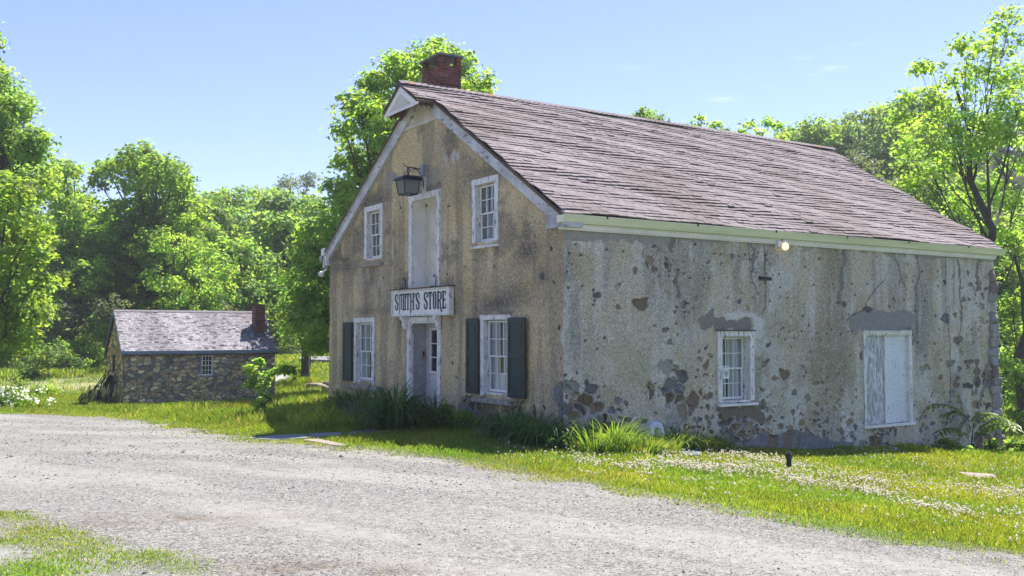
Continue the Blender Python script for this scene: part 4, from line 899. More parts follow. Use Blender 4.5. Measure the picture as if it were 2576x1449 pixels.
def gravel_mat():
    m=bpy.data.materials.new('gravel');m.use_nodes=True;nt=m.node_tree;ln=nt.links.new;bs=nt.nodes['Principled BSDF'];bs.inputs['Roughness'].default_value=.95;bs.inputs['Specular IOR Level'].default_value=.1
    tc=_n(nt,'ShaderNodeTexCoord');at=_n(nt,'ShaderNodeAttribute',attribute_name='Col')
    v1=_n(nt,'ShaderNodeTexVoronoi',Scale=62.0);v2=_n(nt,'ShaderNodeTexVoronoi',Scale=110.0);ln(tc.outputs['Object'],v1.inputs['Vector']);ln(tc.outputs['Object'],v2.inputs['Vector'])
    big=_n(nt,'ShaderNodeTexNoise',Scale=.55,Detail=5.0);mp=_n(nt,'ShaderNodeMapping');mp.inputs['Rotation'].default_value=(0,0,R(-28));ln(tc.outputs['Object'],mp.inputs[0])
    mp.inputs['Scale'].default_value=(.35,1.5,1);mp2=_n(nt,'ShaderNodeMapping');mp2.inputs['Rotation'].default_value=(0,0,R(30));ln(tc.outputs['Object'],mp2.inputs[0]);ln(mp2.outputs[0],mp.inputs[0]);mp.inputs['Rotation'].default_value=(0,0,0)
    ln(mp.outputs[0],big.inputs['Vector'])
    r0=_n(nt,'ShaderNodeMapRange');r0.inputs[1].default_value=.46;r0.inputs[2].default_value=.58;ln(big.outputs[0],r0.inputs[0])
    sep=_n(nt,'ShaderNodeSeparateColor');ln(v1.outputs['Color'],sep.inputs[0])
    cr=_n(nt,'ShaderNodeValToRGB');e=cr.color_ramp.elements;e[0].position=0;e[0].color=(.13,.12,.115,1);e[1].position=1;e[1].color=(.66,.64,.595,1)
    for p,c in((.12,(.2,.19,.19,1)),(.3,(.36,.348,.325,1)),(.75,(.48,.463,.43,1))):q=e.new(p);q.color=c
    ln(sep.outputs[0],cr.inputs[0])
    mx=_n(nt,'ShaderNodeMix',data_type='RGBA');mx.inputs[6].default_value=(.545,.53,.485,1);ln(cr.outputs[0],mx.inputs[7])
    mm=_n(nt,'ShaderNodeMath',operation='MULTIPLY_ADD');mm.inputs[1].default_value=-.75;mm.inputs[2].default_value=1.0;ln(r0.outputs[0],mm.inputs[0]);ln(mm.outputs[0],mx.inputs[0])
    nn=_n(nt,'ShaderNodeTexNoise',Scale=9.0,Detail=8.0,Roughness=.75);ln(tc.outputs['Object'],nn.inputs['Vector']);rr=_n(nt,'ShaderNodeMapRange');rr.inputs[1].default_value=.3;rr.inputs[2].default_value=.7;rr.inputs[3].default_value=.33;rr.inputs[4].default_value=.57;ln(nn.outputs[0],rr.inputs[0])
    m1=_n(nt,'ShaderNodeMix',data_type='RGBA',blend_type='MULTIPLY');m1.inputs[0].default_value=1;ln(mx.outputs[2],m1.inputs[6]);ln(rr.outputs[0],m1.inputs[7])
    m2=_n(nt,'ShaderNodeMix',data_type='RGBA',blend_type='MULTIPLY');m2.inputs[0].default_value=1;ln(m1.outputs[2],m2.inputs[6]);ln(at.outputs[0],m2.inputs[7]);ln(m2.outputs[2],bs.inputs['Base Color'])
    ad=_n(nt,'ShaderNodeMath',operation='MULTIPLY_ADD');ad.inputs[1].default_value=-1.0;ln(v1.outputs[0],ad.inputs[0]);ln(nn.outputs[0],ad.inputs[2])
    bp=_n(nt,'ShaderNodeBump',Strength=.55,Distance=.02);ln(ad.outputs[0],bp.inputs['Height']);ln(bp.outputs[0],bs.inputs['Normal']);return m
m_gravel=gravel_mat()
def road_sheet():
    xs=np.arange(-34,16,.14);ys=np.arange(-4,34,.14);X,Y=np.meshgrid(xs,ys);sd=road_sd(X,Y)
    sd=sd+(fbm(X*2.2,Y*2.2,611,4)-.5)*1.1+(fbm(X*.5,Y*.5,613,2)-.5)*.5
    Zr=gz(X,Y)-.03+.045*sst(sd,-.1,.25);col=np.ones(X.shape+(3,))
    for px,py,rx,ry in((680,2090,1.,.35),(1300,2285,.8,.25)):
        q=gp(px*.6289,py*.6289);m=np.exp(-(((X-q[0])/rx)**2+((Y-q[1])/ry)**2));col=mixc(col,(.62,.5,.4),m*.75*sst(fbm(X*4,Y*4,617,3),.3,.6))
    nx=len(xs);i,j=np.meshgrid(np.arange(nx-1),np.arange(len(ys)-1));k=(sd[:-1,:-1]>-.05);a=(j*nx+i)[k]
    u,inv=np.unique(np.c_[a,a+1,a+nx+1,a+nx],return_inverse=True)
    V=np.stack([X,Y,Zr],-1).reshape(-1,3)[u]
    return npmesh('road',V,inv.reshape(-1,4),m_gravel,None,col.reshape(-1,3)[u],smooth=True)
tag(road_sheet(),kind='structure')

# ------------------------------------------------------------------ vegetation meshes
def leafcloud(P,Nrm,size,cols,asp=.62,rng=RNG):
    n=len(P);a=rng.normal(size=(n,3));a-=Nrm*(a*Nrm).sum(1)[:,None];a/=np.linalg.norm(a,axis=1)[:,None]+1e-9;b=np.cross(Nrm,a)
    s=size[:,None] if np.ndim(size) else size
    V=np.empty((n,4,3));V[:,0]=P-a*s;V[:,1]=P+b*s*asp+Nrm*s*.12;V[:,2]=P+a*s;V[:,3]=P-b*s*asp+Nrm*s*.12
    return V.reshape(-1,3),np.arange(n*4).reshape(n,4),np.repeat(cols,4,0)
def crown(lobes,leaf,dens,rng,clump=.42,sparse=0,up=.55,flat=.6):
    """lobes: (x,y,z,r); leaf clumps spread over each lobe's skin with some inside"""
    Ps=[];Ns=[];Cs=[];tips=[]
    for (x,y,z,r) in lobes:
        nc=max(6,int(5.5*dens*(r/clump)**2*(1-sparse)))
        d=rng.normal(size=(nc,3));d/=np.linalg.norm(d,axis=1)[:,None]
        rr=r*np.where(rng.random(nc)<.8,rng.uniform(.72,1.08,nc),rng.uniform(.2,.7,nc))
        cen=np.array((x,y,z))+d*rr[:,None]*np.array((1,1,.9))
        for c,dd in zip(cen,d):
            cr=clump*rng.uniform(.55,1.25);k=int(rng.uniform(.6,1.3)*34*(cr/ max(leaf,.01)/3.2)**2*.55)+4
            q=rng.normal(size=(k,3))*.5*cr*np.array((1,1,flat));q[:,2]-=.22*(q[:,0]**2+q[:,1]**2)/cr
            nn=np.array((0,0,up))+dd*.45+rng.normal(size=(k,3))*.42;nn/=np.linalg.norm(nn,axis=1)[:,None]
            Ps.append(c+q);Ns.append(nn);v=rng.uniform(.72,1.25);yl=rng.uniform(-.12,.2)
            cc=np.array((1+yl,1,1-yl))*v*rng.uniform(.8,1.2,(k,1));Cs.append(cc);tips.append(c)
    P=np.concatenate(Ps);N=np.concatenate(Ns);C=np.concatenate(Cs)
    return leafcloud(P,N,leaf*rng.uniform(.6,1.3,len(P)),C,rng=rng),np.array(tips)
def skeleton(base,lobes,r0,rng,tips,twigs=60,lean=None,fork=.35):
    b=MB();B=Vector(base);top=max(l[2] for l in lobes);cx=np.average([l[0] for l in lobes]);cy=np.average([l[1] for l in lobes])
    tp=Vector((cx*.7+base[0]*.3,cy*.7+base[1]*.3,base[2]+(top-base[2])*.82));n=7
    tr=[B.lerp(tp,i/n)+Vector((rng.normal()*.12,rng.normal()*.12,0))*(i>0)*(i) *.35 for i in range(n+1)]
    b.tube([tr[0]-Vector((0,0,.3))]+tr,[r0*1.35]+[r0*(1.15-.95*i/n) for i in range(n+1)],9)
    for l in lobes:
        c=Vector(l[:3]);f=np.clip((c.z-base[2])/(tp.z-base[2])*.75-fork*.3,fork*.45,.92);i=min(int(f*n),n-1);s=tr[i].lerp(tr[i+1],f*n-i)
        m=s.lerp(c,.5)+Vector((0,0,-.12*(c-s).length+.1));rr=r0*.5*(1-f*.65)*min(1.3,l[3])
        b.tube([s,m,c],[rr,rr*.7,rr*.25],6,cap=False)
        near=[t for t in tips if np.linalg.norm(t-np.array(c))<l[3]*1.15]
        for t in near[:max(3,int(twigs/len(lobes)))]:
            t=Vector(t);q=m.lerp(c,rng.uniform(.3,1));b.tube([q,q.lerp(t,.5)+Vector((0,0,.08)),t],[rr*.28,rr*.18,rr*.06],4,cap=False)
    return b
def tree(name,label,group,base,lobes,leaf,dens,mtl,r0,seed,bark=None,cat='tree',clump=.42,sparse=0,twigs=60,up=.55,flat=.6,fork=.35):
    rng=np.random.default_rng(seed);root=tag(empty(name,base),label,cat,group)
    lb=[(x-base[0],y-base[1],z-base[2],r) for x,y,z,r in lobes]
    (V,Fc,C),tips=crown(lb,leaf*.82,dens,rng,clump,sparse,up,flat)
    npmesh('crown',V,Fc,mtl,root,C);skeleton((0,0,0),lb,r0,rng,tips,twigs,fork=fork).build('trunk',bark or m_bark,root,smooth=True)
    TOT[0]+=len(Fc);return root
TOT=[0];HAZE=.0006
def plobes(L_,d,rng,dj=.06,extra=1):
    out=[]
    for (px,py,pr) in L_:
        r=pr/F*d
        for e in range(extra):
            dd=d*(1+rng.uniform(-dj,dj));q=depth_pt(px,py,dd);out.append((q[0],q[1],q[2],r*rng.uniform(.92,1.05)))
    return out
lf_bright=leafmat('leaf_bright',(.115,.20,.03),(.44,.68,.07),.55)
lf_mid=leafmat('leaf_mid',(.10,.18,.03),(.38,.60,.075),.54)
lf_dark=leafmat('leaf_dark',(.085,.15,.032),(.31,.48,.08),.5)
lf_pale=leafmat('leaf_pale',(.13,.17,.07),(.23,.31,.09),.42)
lf_blue=leafmat('leaf_blue',(.085,.155,.04),(.3,.48,.09),.5)
lf_grass=leafmat('grass_blade',(.125,.185,.022),(.41,.54,.035),.48)
lf_lily=leafmat('lily_leaf',(.045,.11,.03),(.14,.3,.045),.4,rough=.4)
rr_=np.random.default_rng(99)
def gbase(px,d):
    q=depth_pt(px,832,d);return (float(q[0]),float(q[1]),Z(q[0],q[1])-.05)
GT='trees around the clearing'
# left edge
tree('broadleaf_tree','tall dark tree at the far left edge, its crown reaching highest on the left',GT,gbase(-60,40),plobes([(-30,250,100),(38,262,44),(8,330,60),(62,352,50),(40,420,75),(98,345,24),(95,400,36),(90,470,58),(-60,90,62),(-70,420,110),(120,440,26),(30,520,60),(-10,200,40)],40,rr_,.05,2),.13,.8,lf_mid,.35,1)
tree('broadleaf_tree','bright yellow-green tree hanging over the shady lawn at the far left',GT,gbase(-90,33),plobes([(20,520,70),(62,590,62),(45,670,70),(100,640,26),(8,760,90),(70,790,50),(-60,640,110),(95,560,30),(108,700,22),(40,850,55),(-20,470,50),(60,470,30)],33,rr_,.05,2),.13,.8,lf_bright,.28,2)
tree('broadleaf_tree','dark pointed tree between the far left tree and the vine-draped one',GT,gbase(190,60),plobes([(165,430,34),(188,428,20),(160,480,44),(190,520,40),(150,560,50),(190,610,55),(150,680,60),(210,700,60),(170,780,60)],60,rr_,.05,2),.17,.8,lf_bright,.3,3)
tree('broadleaf_tree','broad vine-draped tree with a bare limb gap, behind the cottage roof left end',GT,gbase(370,62),plobes([(370,378,30),(335,398,36),(350,440,50),(400,430,46),(270,425,34),(243,450,24),(440,440,42),(465,465,26),(410,510,62),(460,530,52),(350,550,70),(300,600,70),(500,600,60),(430,640,90),(530,670,50),(240,610,50),(350,690,90),(460,740,80),(260,730,70),(540,740,48),(380,790,80),(290,520,28)],62,rr_,.06,2),.17,1.0,lf_bright,.38,4)
tree('broadleaf_tree','sunlit young tree whose bright leaves brush the cottage roof',GT,gbase(430,55),plobes([(430,600,44),(480,650,50),(520,640,38),(400,700,40),(500,720,50),(450,760,50),(560,690,30),(470,560,30)],55,rr_,.05,1),.13,.7,lf_bright,.2,5)
tree('broadleaf_tree','bushy tree with pale leaves left of the cottage gable',GT,gbase(170,57),plobes([(120,700,40),(180,740,50),(230,790,50),(140,800,50),(240,690,36),(90,800,40),(280,780,40),(200,840,44)],57,rr_,.05,1),.12,.7,lf_pale,.18,6)
tree('broadleaf_tree','dark rounded tree on the slope behind the cottage chimney',GT,gbase(640,86),plobes([(590,560,48),(640,545,50),(690,570,45),(560,620,50),(620,640,70),(690,650,56),(735,620,36),(600,730,60),(680,740,70),(740,700,50),(560,540,40)],86,rr_,.05,2),.26,.7,lf_blue,.45,7,clump=.75)
tree('broadleaf_tree','sparse grey-leaved tree on the skyline left of the big maple',GT,gbase(730,100),plobes([(690,490,40),(725,465,36),(765,500,34),(655,505,26),(740,530,40),(700,550,40),(780,450,22)],100,rr_,.05,2),.2,.35,lf_pale,.4,8,bark=m_barkg,clump=.7,sparse=.45,twigs=260)
tree('maple_tree','big dense maple rising behind the store gable and chimney',GT,gbase(985,38),plobes([(1100,128,38),(1050,140,32),(1002,172,46),(1150,165,44),(1205,215,42),(950,215,44),(1075,210,80),(905,268,44),(960,300,76),(1040,300,80),(1150,250,60),(868,330,30),(885,400,44),(945,410,70),(855,470,38),(905,500,60),(832,560,48),(880,590,52),(812,640,46),(862,680,50),(800,720,48),(780,790,50),(845,770,50),(775,660,40),(765,745,44),(820,810,44),(790,870,26),(770,580,26),(1010,400,70),(810,850,30)],38,rr_,.07,2),.125,1.25,lf_bright,.42,9)
tree('maple_tree','light green low maple between cottage chimney and store',GT,gbase(770,46),plobes([(770,560,28),(795,600,26),(760,640,34),(740,700,36),(790,680,34),(755,760,40),(800,790,40),(720,770,36),(748,830,34),(800,845,28),(715,820,22)],46,rr_,.05,1),.13,.75,lf_bright,.2,10)
tree('round_tree','small round tree crown peeping over the middle of the store ridge',GT,gbase(1620,62),plobes([(1590,300,24),(1620,288,24),(1650,305,24),(1610,330,36),(1650,345,30)],62,rr_,.05,2),.17,.7,lf_dark,.25,11,clump=.5)
tree('sumac_tree','thin open tree with feathery tips over the ridge, left one of two',GT,gbase(1790,44),plobes([(1762,298,11),(1745,322,12),(1800,312,10),(1780,345,22),(1820,340,18),(1840,365,30)],44,rr_,.04,1),.12,.6,lf_bright,.12,12,clump=.26,sparse=.3)
tree('sumac_tree','thin open tree with feathery tips over the ridge, right one of two',GT,gbase(1900,42),plobes([(1885,312,10),(1868,335,14),(1930,305,11),(1910,340,18),(1950,320,14),(1960,350,22),(1880,370,24),(1980,372,28)],42,rr_,.04,1),.12,.6,lf_bright,.12,13,clump=.26,sparse=.3)
tree('walnut_tree','tall open walnut tree with visible forked trunks at the right edge',GT,gbase(2500,31),plobes([(2550,35,34),(2508,60,32),(2530,105,48),(2460,120,34),(2425,110,22),(2420,185,40),(2345,175,26),(2312,168,13),(2500,190,70),(2330,245,40),(2395,270,56),(2282,240,18),(2262,292,26),(2480,300,80),(2565,260,70),(2310,335,44),(2275,375,26),(2400,380,64),(2540,390,70),(2340,430,44),(2450,470,66),(2560,500,60),(2400,520,40),(2300,450,24),(2480,590,50),(2570,600,50),(2580,180,40)],31,rr_,.1,1),.095,.9,lf_bright,.2,14,clump=.34,sparse=.12,twigs=400,fork=.2)
tree('walnut_tree','leafy slender tree filling the gap right of the store corner',GT,gbase(2570,33),plobes([(2560,620,40),(2535,680,28),(2575,730,44),(2540,800,26),(2580,860,44),(2545,920,24),(2585,980,40),(2555,900,34),(2572,950,40),(2545,770,30),(2550,1000,26),(2600,560,60),(2550,1040,20)],33,rr_,.06,1),.1,.7,lf_bright,.22,15,clump=.34,twigs=120)
tree('broadleaf_tree','dark thicket tree in the shade behind the right corner of the store',GT,gbase(2480,46),plobes([(2400,520,70),(2470,560,80),(2560,620,90),(2520,720,80),(2580,800,90),(2350,470,60),(2300,420,50),(2600,940,90),(2540,900,70)],46,rr_,.06,2),.16,.65,lf_dark,.3,16,clump=.5)

for k,(lab,m_,L_,d_) in enumerate((('tree crown on the left skyline just right of the vine-draped tree',lf_mid,[(500,520,40),(545,505,38),(590,500,36),(520,570,50),(580,560,50),(560,630,60)],84),
    ('pale green crown on the left skyline under the sparse grey tree',lf_bright,[(640,500,34),(690,510,36),(740,515,36),(790,520,36),(660,560,46),(730,570,46),(790,580,40)],92),
    ('mid green tree filling the gap left of the vine-draped tree',lf_mid,[(215,510,36),(190,560,44),(240,570,44),(205,630,54),(250,660,50),(190,700,50)],72),
    ('soft green tree in the gap between vine-draped tree and cottage chimney',lf_mid,[(600,620,44),(650,660,50),(570,680,44),(620,740,56),(690,740,50),(560,750,40)],66))):
    x0=sum(l[0] for l in L_)/len(L_);tree('broadleaf_tree',lab,GT,gbase(x0,d_),plobes(L_,d_,rr_,.05,2),.22,.75,m_,.35,160+k,clump=.6)
for k,(lab,m_,L_) in enumerate((('rounded tree on the hill crest just above the far end of the store roof',lf_mid,[(1985,338,26),(2020,325,26),(2055,318,28),(2010,355,40),(2060,350,40),(2095,322,24),(2100,365,44),(2140,400,44)]),
    ('high tree crown on the hill crest left of the walnut tree',lf_dark,[(2120,318,26),(2155,305,28),(2195,292,30),(2150,345,42),(2205,335,46),(2235,290,26),(2190,390,50),(2240,420,50)]),
    ('highest tree on the hill crest, half hidden by the walnut tree',lf_mid,[(2245,280,30),(2285,268,32),(2325,262,34),(2260,330,46),(2310,330,50),(2360,270,40),(2290,400,60),(2350,380,60)]),
    ('pale sparse tree on the hill behind the far roof corner',lf_pale,[(2180,430,30),(2215,470,34),(2160,400,26),(2260,480,40),(2240,520,40)]))):
    x0=sum(l[0] for l in L_)/len(L_);tree('broadleaf_tree',lab,GT,gbase(x0,(92,88,84,70)[k]),plobes(L_,(92,88,84,70)[k],rr_,.05,2),.26,(.75,.75,.75,.4)[k],m_,.4,140+k,clump=.7,sparse=(0,0,0,.3)[k],bark=m_barkg if k==3 else m_bark,twigs=60 if k<3 else 200)
# generic forest on the slopes: four shared meshes, copied
def generic(seed,h,mtl,name,leaf=.3,clump=.8):
    rng=np.random.default_rng(seed);root=empty(name,(0,0,0));lobes=[]
    for k in range(17):
        f=rng.uniform(.16,.93);an=rng.uniform(0,6.28);rad=h*.27*math.sin(min(f*1.15,1)*PI*.86+.25)*rng.uniform(.35,1.05)
        lobes.append((rad*math.cos(an),rad*math.sin(an),h*f,h*rng.uniform(.09,.15)))
    lobes.append((0,0,h*.9,h*.1))
    (V,Fc,C),tips=crown(lobes,leaf*.85,.7,rng,clump)
    npmesh('crown',V,Fc,mtl,root,C);skeleton((0,0,0),lobes,h*.022,rng,tips,30).build('trunk',m_bark,root,smooth=True)
    return root
def copy_tree(o,parent=None):
    c=o.copy();COL.objects.link(c);c.parent=parent
    for ch in o.children:copy_tree(ch,c)
    return c
gens=[generic(41,11,lf_mid,'hillside_tree'),generic(42,12,lf_bright,'hillside_tree'),generic(43,10,lf_dark,'hillside_tree'),generic(44,12,lf_blue,'hillside_tree'),generic(45,11,lf_pale,'hillside_tree')]
spots=[]
rg=random.Random(17)
for (xa,xb,y0,step,pool) in((-52,-16,68,6,(0,1,0)),(-60,-8,80,6,(0,3,0,1)),(-75,0,96,7,(3,0,4,1)),(-85,5,118,11,(3,0,4,2)),(20,60,64,6,(0,1,0)),(12,70,80,5,(0,1,4,0)),(12,80,90,4.8,(0,4,1,0)),(10,85,100,4.8,(0,0,1,4)),(8,90,111,5,(0,1,4,0)),(8,95,123,5.5,(0,0,4)),(0,110,138,6.5,(0,0,4,3)),(-100,0,142,14,(3,0))):
    x=xa
    while x<xb:
        xx=x+rg.uniform(-1.6,1.6);yy=y0+rg.uniform(-3,3);k=rg.choice(pool);spots.append((xx,yy,k));x+=step*rg.uniform(.8,1.2)
used=set()
for (x,y,k) in spots:
    if abs(x+12.5)<3.5 and y<75: continue
    t=gens[k] if k not in used else copy_tree(gens[k]);used.add(k)
    s=rg.uniform(.72,1.05);
    s*=.95 if x<0 else .66
    t.location=(x,y,Z(x,y)-.1);t.rotation_euler=(0,0,rg.uniform(0,6.28));t.scale=(s,s,s*rg.uniform(.9,1.1))
    tag(t,['mid green bushy tree on the wooded slope','bright green tree on the wooded slope','dark green tree on the wooded slope','blue-green tree on the wooded slope','pale loose-leaved tree on the wooded slope'][k],'tree','trees on the wooded slope')
def bushy(seed,h,mtl):
    rng=np.random.default_rng(seed);root=empty('undergrowth_shrub',(0,0,0));lobes=[(rng.uniform(-1,1)*h*.5,rng.uniform(-1,1)*h*.4,h*rng.uniform(.15,.72),h*rng.uniform(.16,.3)) for k in range(10)]
    (V,Fc,C),tips=crown(lobes,.15,.65,rng,.45);npmesh('foliage',V,Fc,mtl,root,C);skeleton((0,0,0),lobes,.05,rng,tips,30).build('stem',m_bark,root,smooth=True);return root
bs_=[bushy(51,4.2,lf_mid),bushy(52,3.8,lf_bright),bushy(53,4.4,lf_dark)];used=set()
for (x0,y0,x1,y1,n,sc_) in((-42,62,-17,60,9,1.0),(-46,68,-9,76,12,1.25),(-9,72,4,66,6,1.1),(14,42,30,46,6,1.1),(16,56,40,52,8,1.3),(20,34,28,36,3,1.0),(-36,50,-30,56,3,.9)):
    for i in range(n):
        f=(i+.5)/n;x=x0+(x1-x0)*f+rg.uniform(-1.2,1.2);y=y0+(y1-y0)*f+rg.uniform(-2,2);k=rg.choice((0,1,2))
        t=bs_[k] if k not in used else copy_tree(bs_[k]);used.add(k);s=sc_*rg.uniform(.7,1.15);t.location=(x,y,Z(x,y)-.1);t.rotation_euler=(0,0,rg.uniform(0,6.28));t.scale=(s*1.15,s*1.15,s)
        tag(t,['mid green shrub filling the edge of the woods','bright green shrub filling the edge of the woods','dark green shrub filling the edge of the woods'][k],'shrub','undergrowth along the tree line')
print('leaf quads',TOT[0],'generic',len(spots))

# shrubs
def shrub(name,label,px,py,wpx,hpx,mtl,leaf,seed,dens=.9,n=9,clump=.25,group=None,cat='shrub',sparse=0,r0=.03,q=None):
    q=q or gp(px,py);d=q[1];w=wpx/F*d;h=hpx/F*d;rng=np.random.default_rng(seed);lobes=[]
    for k in range(n):
        u=rng.uniform(-1,1);f=rng.uniform(.12,.8)*(1-.55*u*u);lobes.append((q[0]+u*w*.45,q[1]+rng.uniform(-.35,.35)*w,q[2]+h*f,min(w,h)*rng.uniform(.16,.26)))
    return tree(name,label,group,(q[0],q[1],q[2]),lobes,leaf,dens,mtl,r0,seed,cat=cat,clump=clump,sparse=sparse,twigs=20)
GS='shrubs at the lawn edge'
shrub('shrub','dark mounded shrub on the lawn left of the cottage',125,952,150,95,lf_dark,.09,61,n=12,clump=.3,group=GS)
shrub('shrub','lighter leggy shrub just left of the cottage gable',215,925,120,150,lf_mid,.09,62,n=12,clump=.3,group=GS,sparse=.2)
shrub('shrub','pale willowy shrub poking above the cottage ridge',555,900,110,150,lf_pale,.09,63,n=10,clump=.3,group=GS,dens=.7)
shrub('shrub','grey-green shrub right of the cottage chimney',720,895,70,110,lf_pale,.1,64,n=9,clump=.3,group=GS,dens=.7)
shrub('shrub','rounded vine-covered shrub against the grey board fence',742,893,66,72,lf_bright,.11,65,n=11,clump=.3,group=GS)
shrub('shrub','dark shrub in the shade under the maple by the fence',815,893,50,70,lf_dark,.11,66,n=8,clump=.3,group=GS)
rose=shrub('rose_bush','wild rose bush with white blossoms at the left edge of the lawn',45,1027,190,75,lf_bright,.06,67,n=16,clump=.22,cat='rose bush',r0=.015)
rng=np.random.default_rng(68);q=gp(45,1027);V=[];P=[];n=190
for k in range(26):
    c=np.array((rng.uniform(-1.3,1.3),rng.uniform(-.9,-.1),rng.uniform(.1,.75)));m=rng.integers(4,11);P.append(c+rng.normal(size=(m,3))*.06)
P=np.concatenate(P);N=rng.normal(size=P.shape)+np.array((0,-.6,.8));N/=np.linalg.norm(N,axis=1)[:,None]
m_petal=leafmat('white_petal',(.95,.93,.84),(1,.98,.86),.6)
Vv,Ff,Cc=leafcloud(P,N,np.full(len(P),.045),np.ones((len(P),3)),asp=.9,rng=rng);npmesh('blossoms',Vv,Ff,m_petal,rose,Cc)
# sapling in front of the cottage
q=gp(655,1052);d=q[1]
tree('sapling','young sapling with floppy green leaves in front of the cottage wall',None,q,plobes([(628,925,12),(650,915,10),(640,945,13),(668,950,12),(690,935,9),(712,925,8),(655,975,13),(635,965,9),(668,1000,12),(650,1020,12),(730,930,6)],d,rr_,.01,1),.075,1.0,lf_mid,.035,71,cat='sapling',clump=.16,twigs=60,fork=.15)

# strap-leaved clumps
def blades(n,length,width,spread,seed,arch=1.0,rbase=.08,seg=6,lean=.25):
    rng=np.random.default_rng(seed);Vs=[];Fs=[];Cs=[];o=0
    for k in range(n):
        an=rng.uniform(0,6.28);L_=length*rng.uniform(.6,1.15);w=width*rng.uniform(.7,1.2);r=rbase*math.sqrt(rng.random());bx,by=r*math.cos(an),r*math.sin(an)
        tilt=rng.uniform(.08,spread);th=tilt;x=0.;z=0.;pts=[];st=L_/seg;cv=rng.uniform(.5,1.3)*arch
        for i in range(seg+1):
            pts.append((x,z));x+=st*math.sin(th);z+=st*math.cos(th);th+=cv*(i+1)/seg*.62
        c=np.array((1+rng.uniform(-.1,.2),1,.9))*rng.uniform(.65,1.3)
        ca,sa=math.cos(an),math.sin(an)
        for i,(x,z) in enumerate(pts):
            ww=w*(1-(i/seg)**2.2)*(.6+.4*min(1,i/1.5))+.0008
            Vs+=[(bx+x*ca-sa*ww,by+x*sa+ca*ww,z),(bx+x*ca+sa*ww,by+x*sa-ca*ww,z)];Cs+=[c,c]
        Fs+=[(o+2*i,o+2*i+1,o+2*i+3,o+2*i+2) for i in range(seg)];o+=2*(seg+1)
    return Vs,Fs,Cs
def wl_(px,off,py=1130):
    t=L(px,py,-off)[0];p=C0+XD*t-YD*off;return (float(p[0]),float(p[1]),Z(p[0],p[1]))
def wg_(px,off,py=1070):
    t=G(px,py,-off)[0];p=C0-XD*off+YD*t;return (float(p[0]),float(p[1]),Z(p[0],p[1]))
def clumpthing(name,label,px,py,n,length,width,seed,spread=.75,arch=1,rbase=.12,group=None,cat='plant',mtl=None,q=None):
    q=q or gp(px,py);V,Fc,C=blades(n,length,width,spread,seed,arch,rbase)
    o=npmesh(name,V,Fc,mtl or lf_lily,None,C,smooth=True);o.location=(q[0],q[1],q[2]-.03);return tag(o,label,cat,group)
GD='daylily clumps along the store wall'
clumpthing('daylily_clump','arching daylily clump under the left shutter',905,1052,170,1.1,.014,81,group=GD,rbase=.3,arch=1.3)
clumpthing('daylily_clump','sprawling daylily clump below the left window',945,1066,170,1.1,.015,82,group=GD,rbase=.25,arch=1.3)
clumpthing('daylily_clump','largest dark daylily clump, left of the front door',992,1082,320,1.35,.022,83,group=GD,rbase=.25,arch=1.7)
clumpthing('daylily_clump','loose daylily leaves standing before the front door',1048,1075,40,.95,.016,84,group=GD,rbase=.2,spread=.9)
clumpthing('daylily_clump','upright daylily tuft at the right jamb of the front door',1093,1062,45,.95,.016,85,group=GD,rbase=.1,spread=.8)
clumpthing('daylily_clump','shaded daylily clump under the right window',1290,1105,200,.95,.017,86,group=GD,rbase=.3,arch=1.7)
clumpthing('daylily_clump','shaded daylily clump close to the building corner',1350,1120,240,1.0,.017,87,group=GD,rbase=.35,arch=1.7)
clumpthing('daylily_clump','half sunlit daylily clump at the foot of the corner',1405,1130,110,.62,.013,88,group=GD,rbase=.25)
lf_lilyb=leafmat('lily_leaf_sunny',(.1,.19,.03),(.32,.5,.05),.45,rough=.45)  # lighter copy of the lily leaf, with sunlight put into its colour
for k,(px,py,n,l,lab) in enumerate(((1497,1140,90,.55,'sunlit daylily tuft left of the thin pipe'),(1545,1140,120,.6,'bright daylily clump between thin pipe and bent vent pipe'),(1590,1135,90,.42,'sunlit grassy tuft just left of the bent vent pipe'),(1690,1120,100,.5,'bright grassy clump right of the bent vent pipe'),(1640,1132,90,.34,'low bright tuft at the foot of the bent vent pipe'),(1745,1120,80,.4,'tall grass tuft behind the bluish slab'),(1800,1130,70,.34,'small tall-grass tuft where the cement skirt begins'))):
    clumpthing('grass_tuft',lab,px,py,n*3,l*1.25,.008,90+k,q=wl_(px,(.9,.75,.7,.45,1.0,.35,.3)[k]),group='sunny tufts along the side wall',rbase=.3,mtl=lf_lilyb,spread=.7,cat='grass tuft')
GW_='leafy weeds along the gable wall'
def weed(label,px,py,wpx,hpx,seed,mtl=lf_mid,leaf=.05,group=GW_,**k): return shrub('leafy_weed',label,px,py,wpx,hpx,mtl,leaf,seed,group=group,cat='weed',clump=.13,r0=.008,**k)
weed('leafy weeds heaped at the left corner of the gable',862,1052,120,80,101,n=14,mtl=lf_dark)
weed('vine-like weeds climbing under the left window',905,1010,110,60,102,n=12,mtl=lf_dark)
weed('leafy weed mound right of the front door',1120,1078,80,62,103,n=12,mtl=lf_dark,q=wg_(1125,.5))
weed('straggly weeds between door and right window',1165,1085,50,60,104,n=8,sparse=.3)
weed('low weeds at the left end of the gable shade',815,1062,80,50,105,n=10,mtl=lf_dark)
GR='leafy plants at the right corner of the side wall'
weed('broad-leaved milkweed at the far right edge of the photo',2555,1165,44,75,111,q=wl_(2560,.6),group=GR,n=8,leaf=.08,mtl=lf_mid)
weed('low leafy plant in front of the fern-like sprout',2435,1135,60,32,112,q=wl_(2430,.8),group=GR,n=8,leaf=.07)
weed('leafy plant left of the fern-like sprout',2375,1118,50,40,113,q=wl_(2375,.45),group=GR,n=7,leaf=.06)
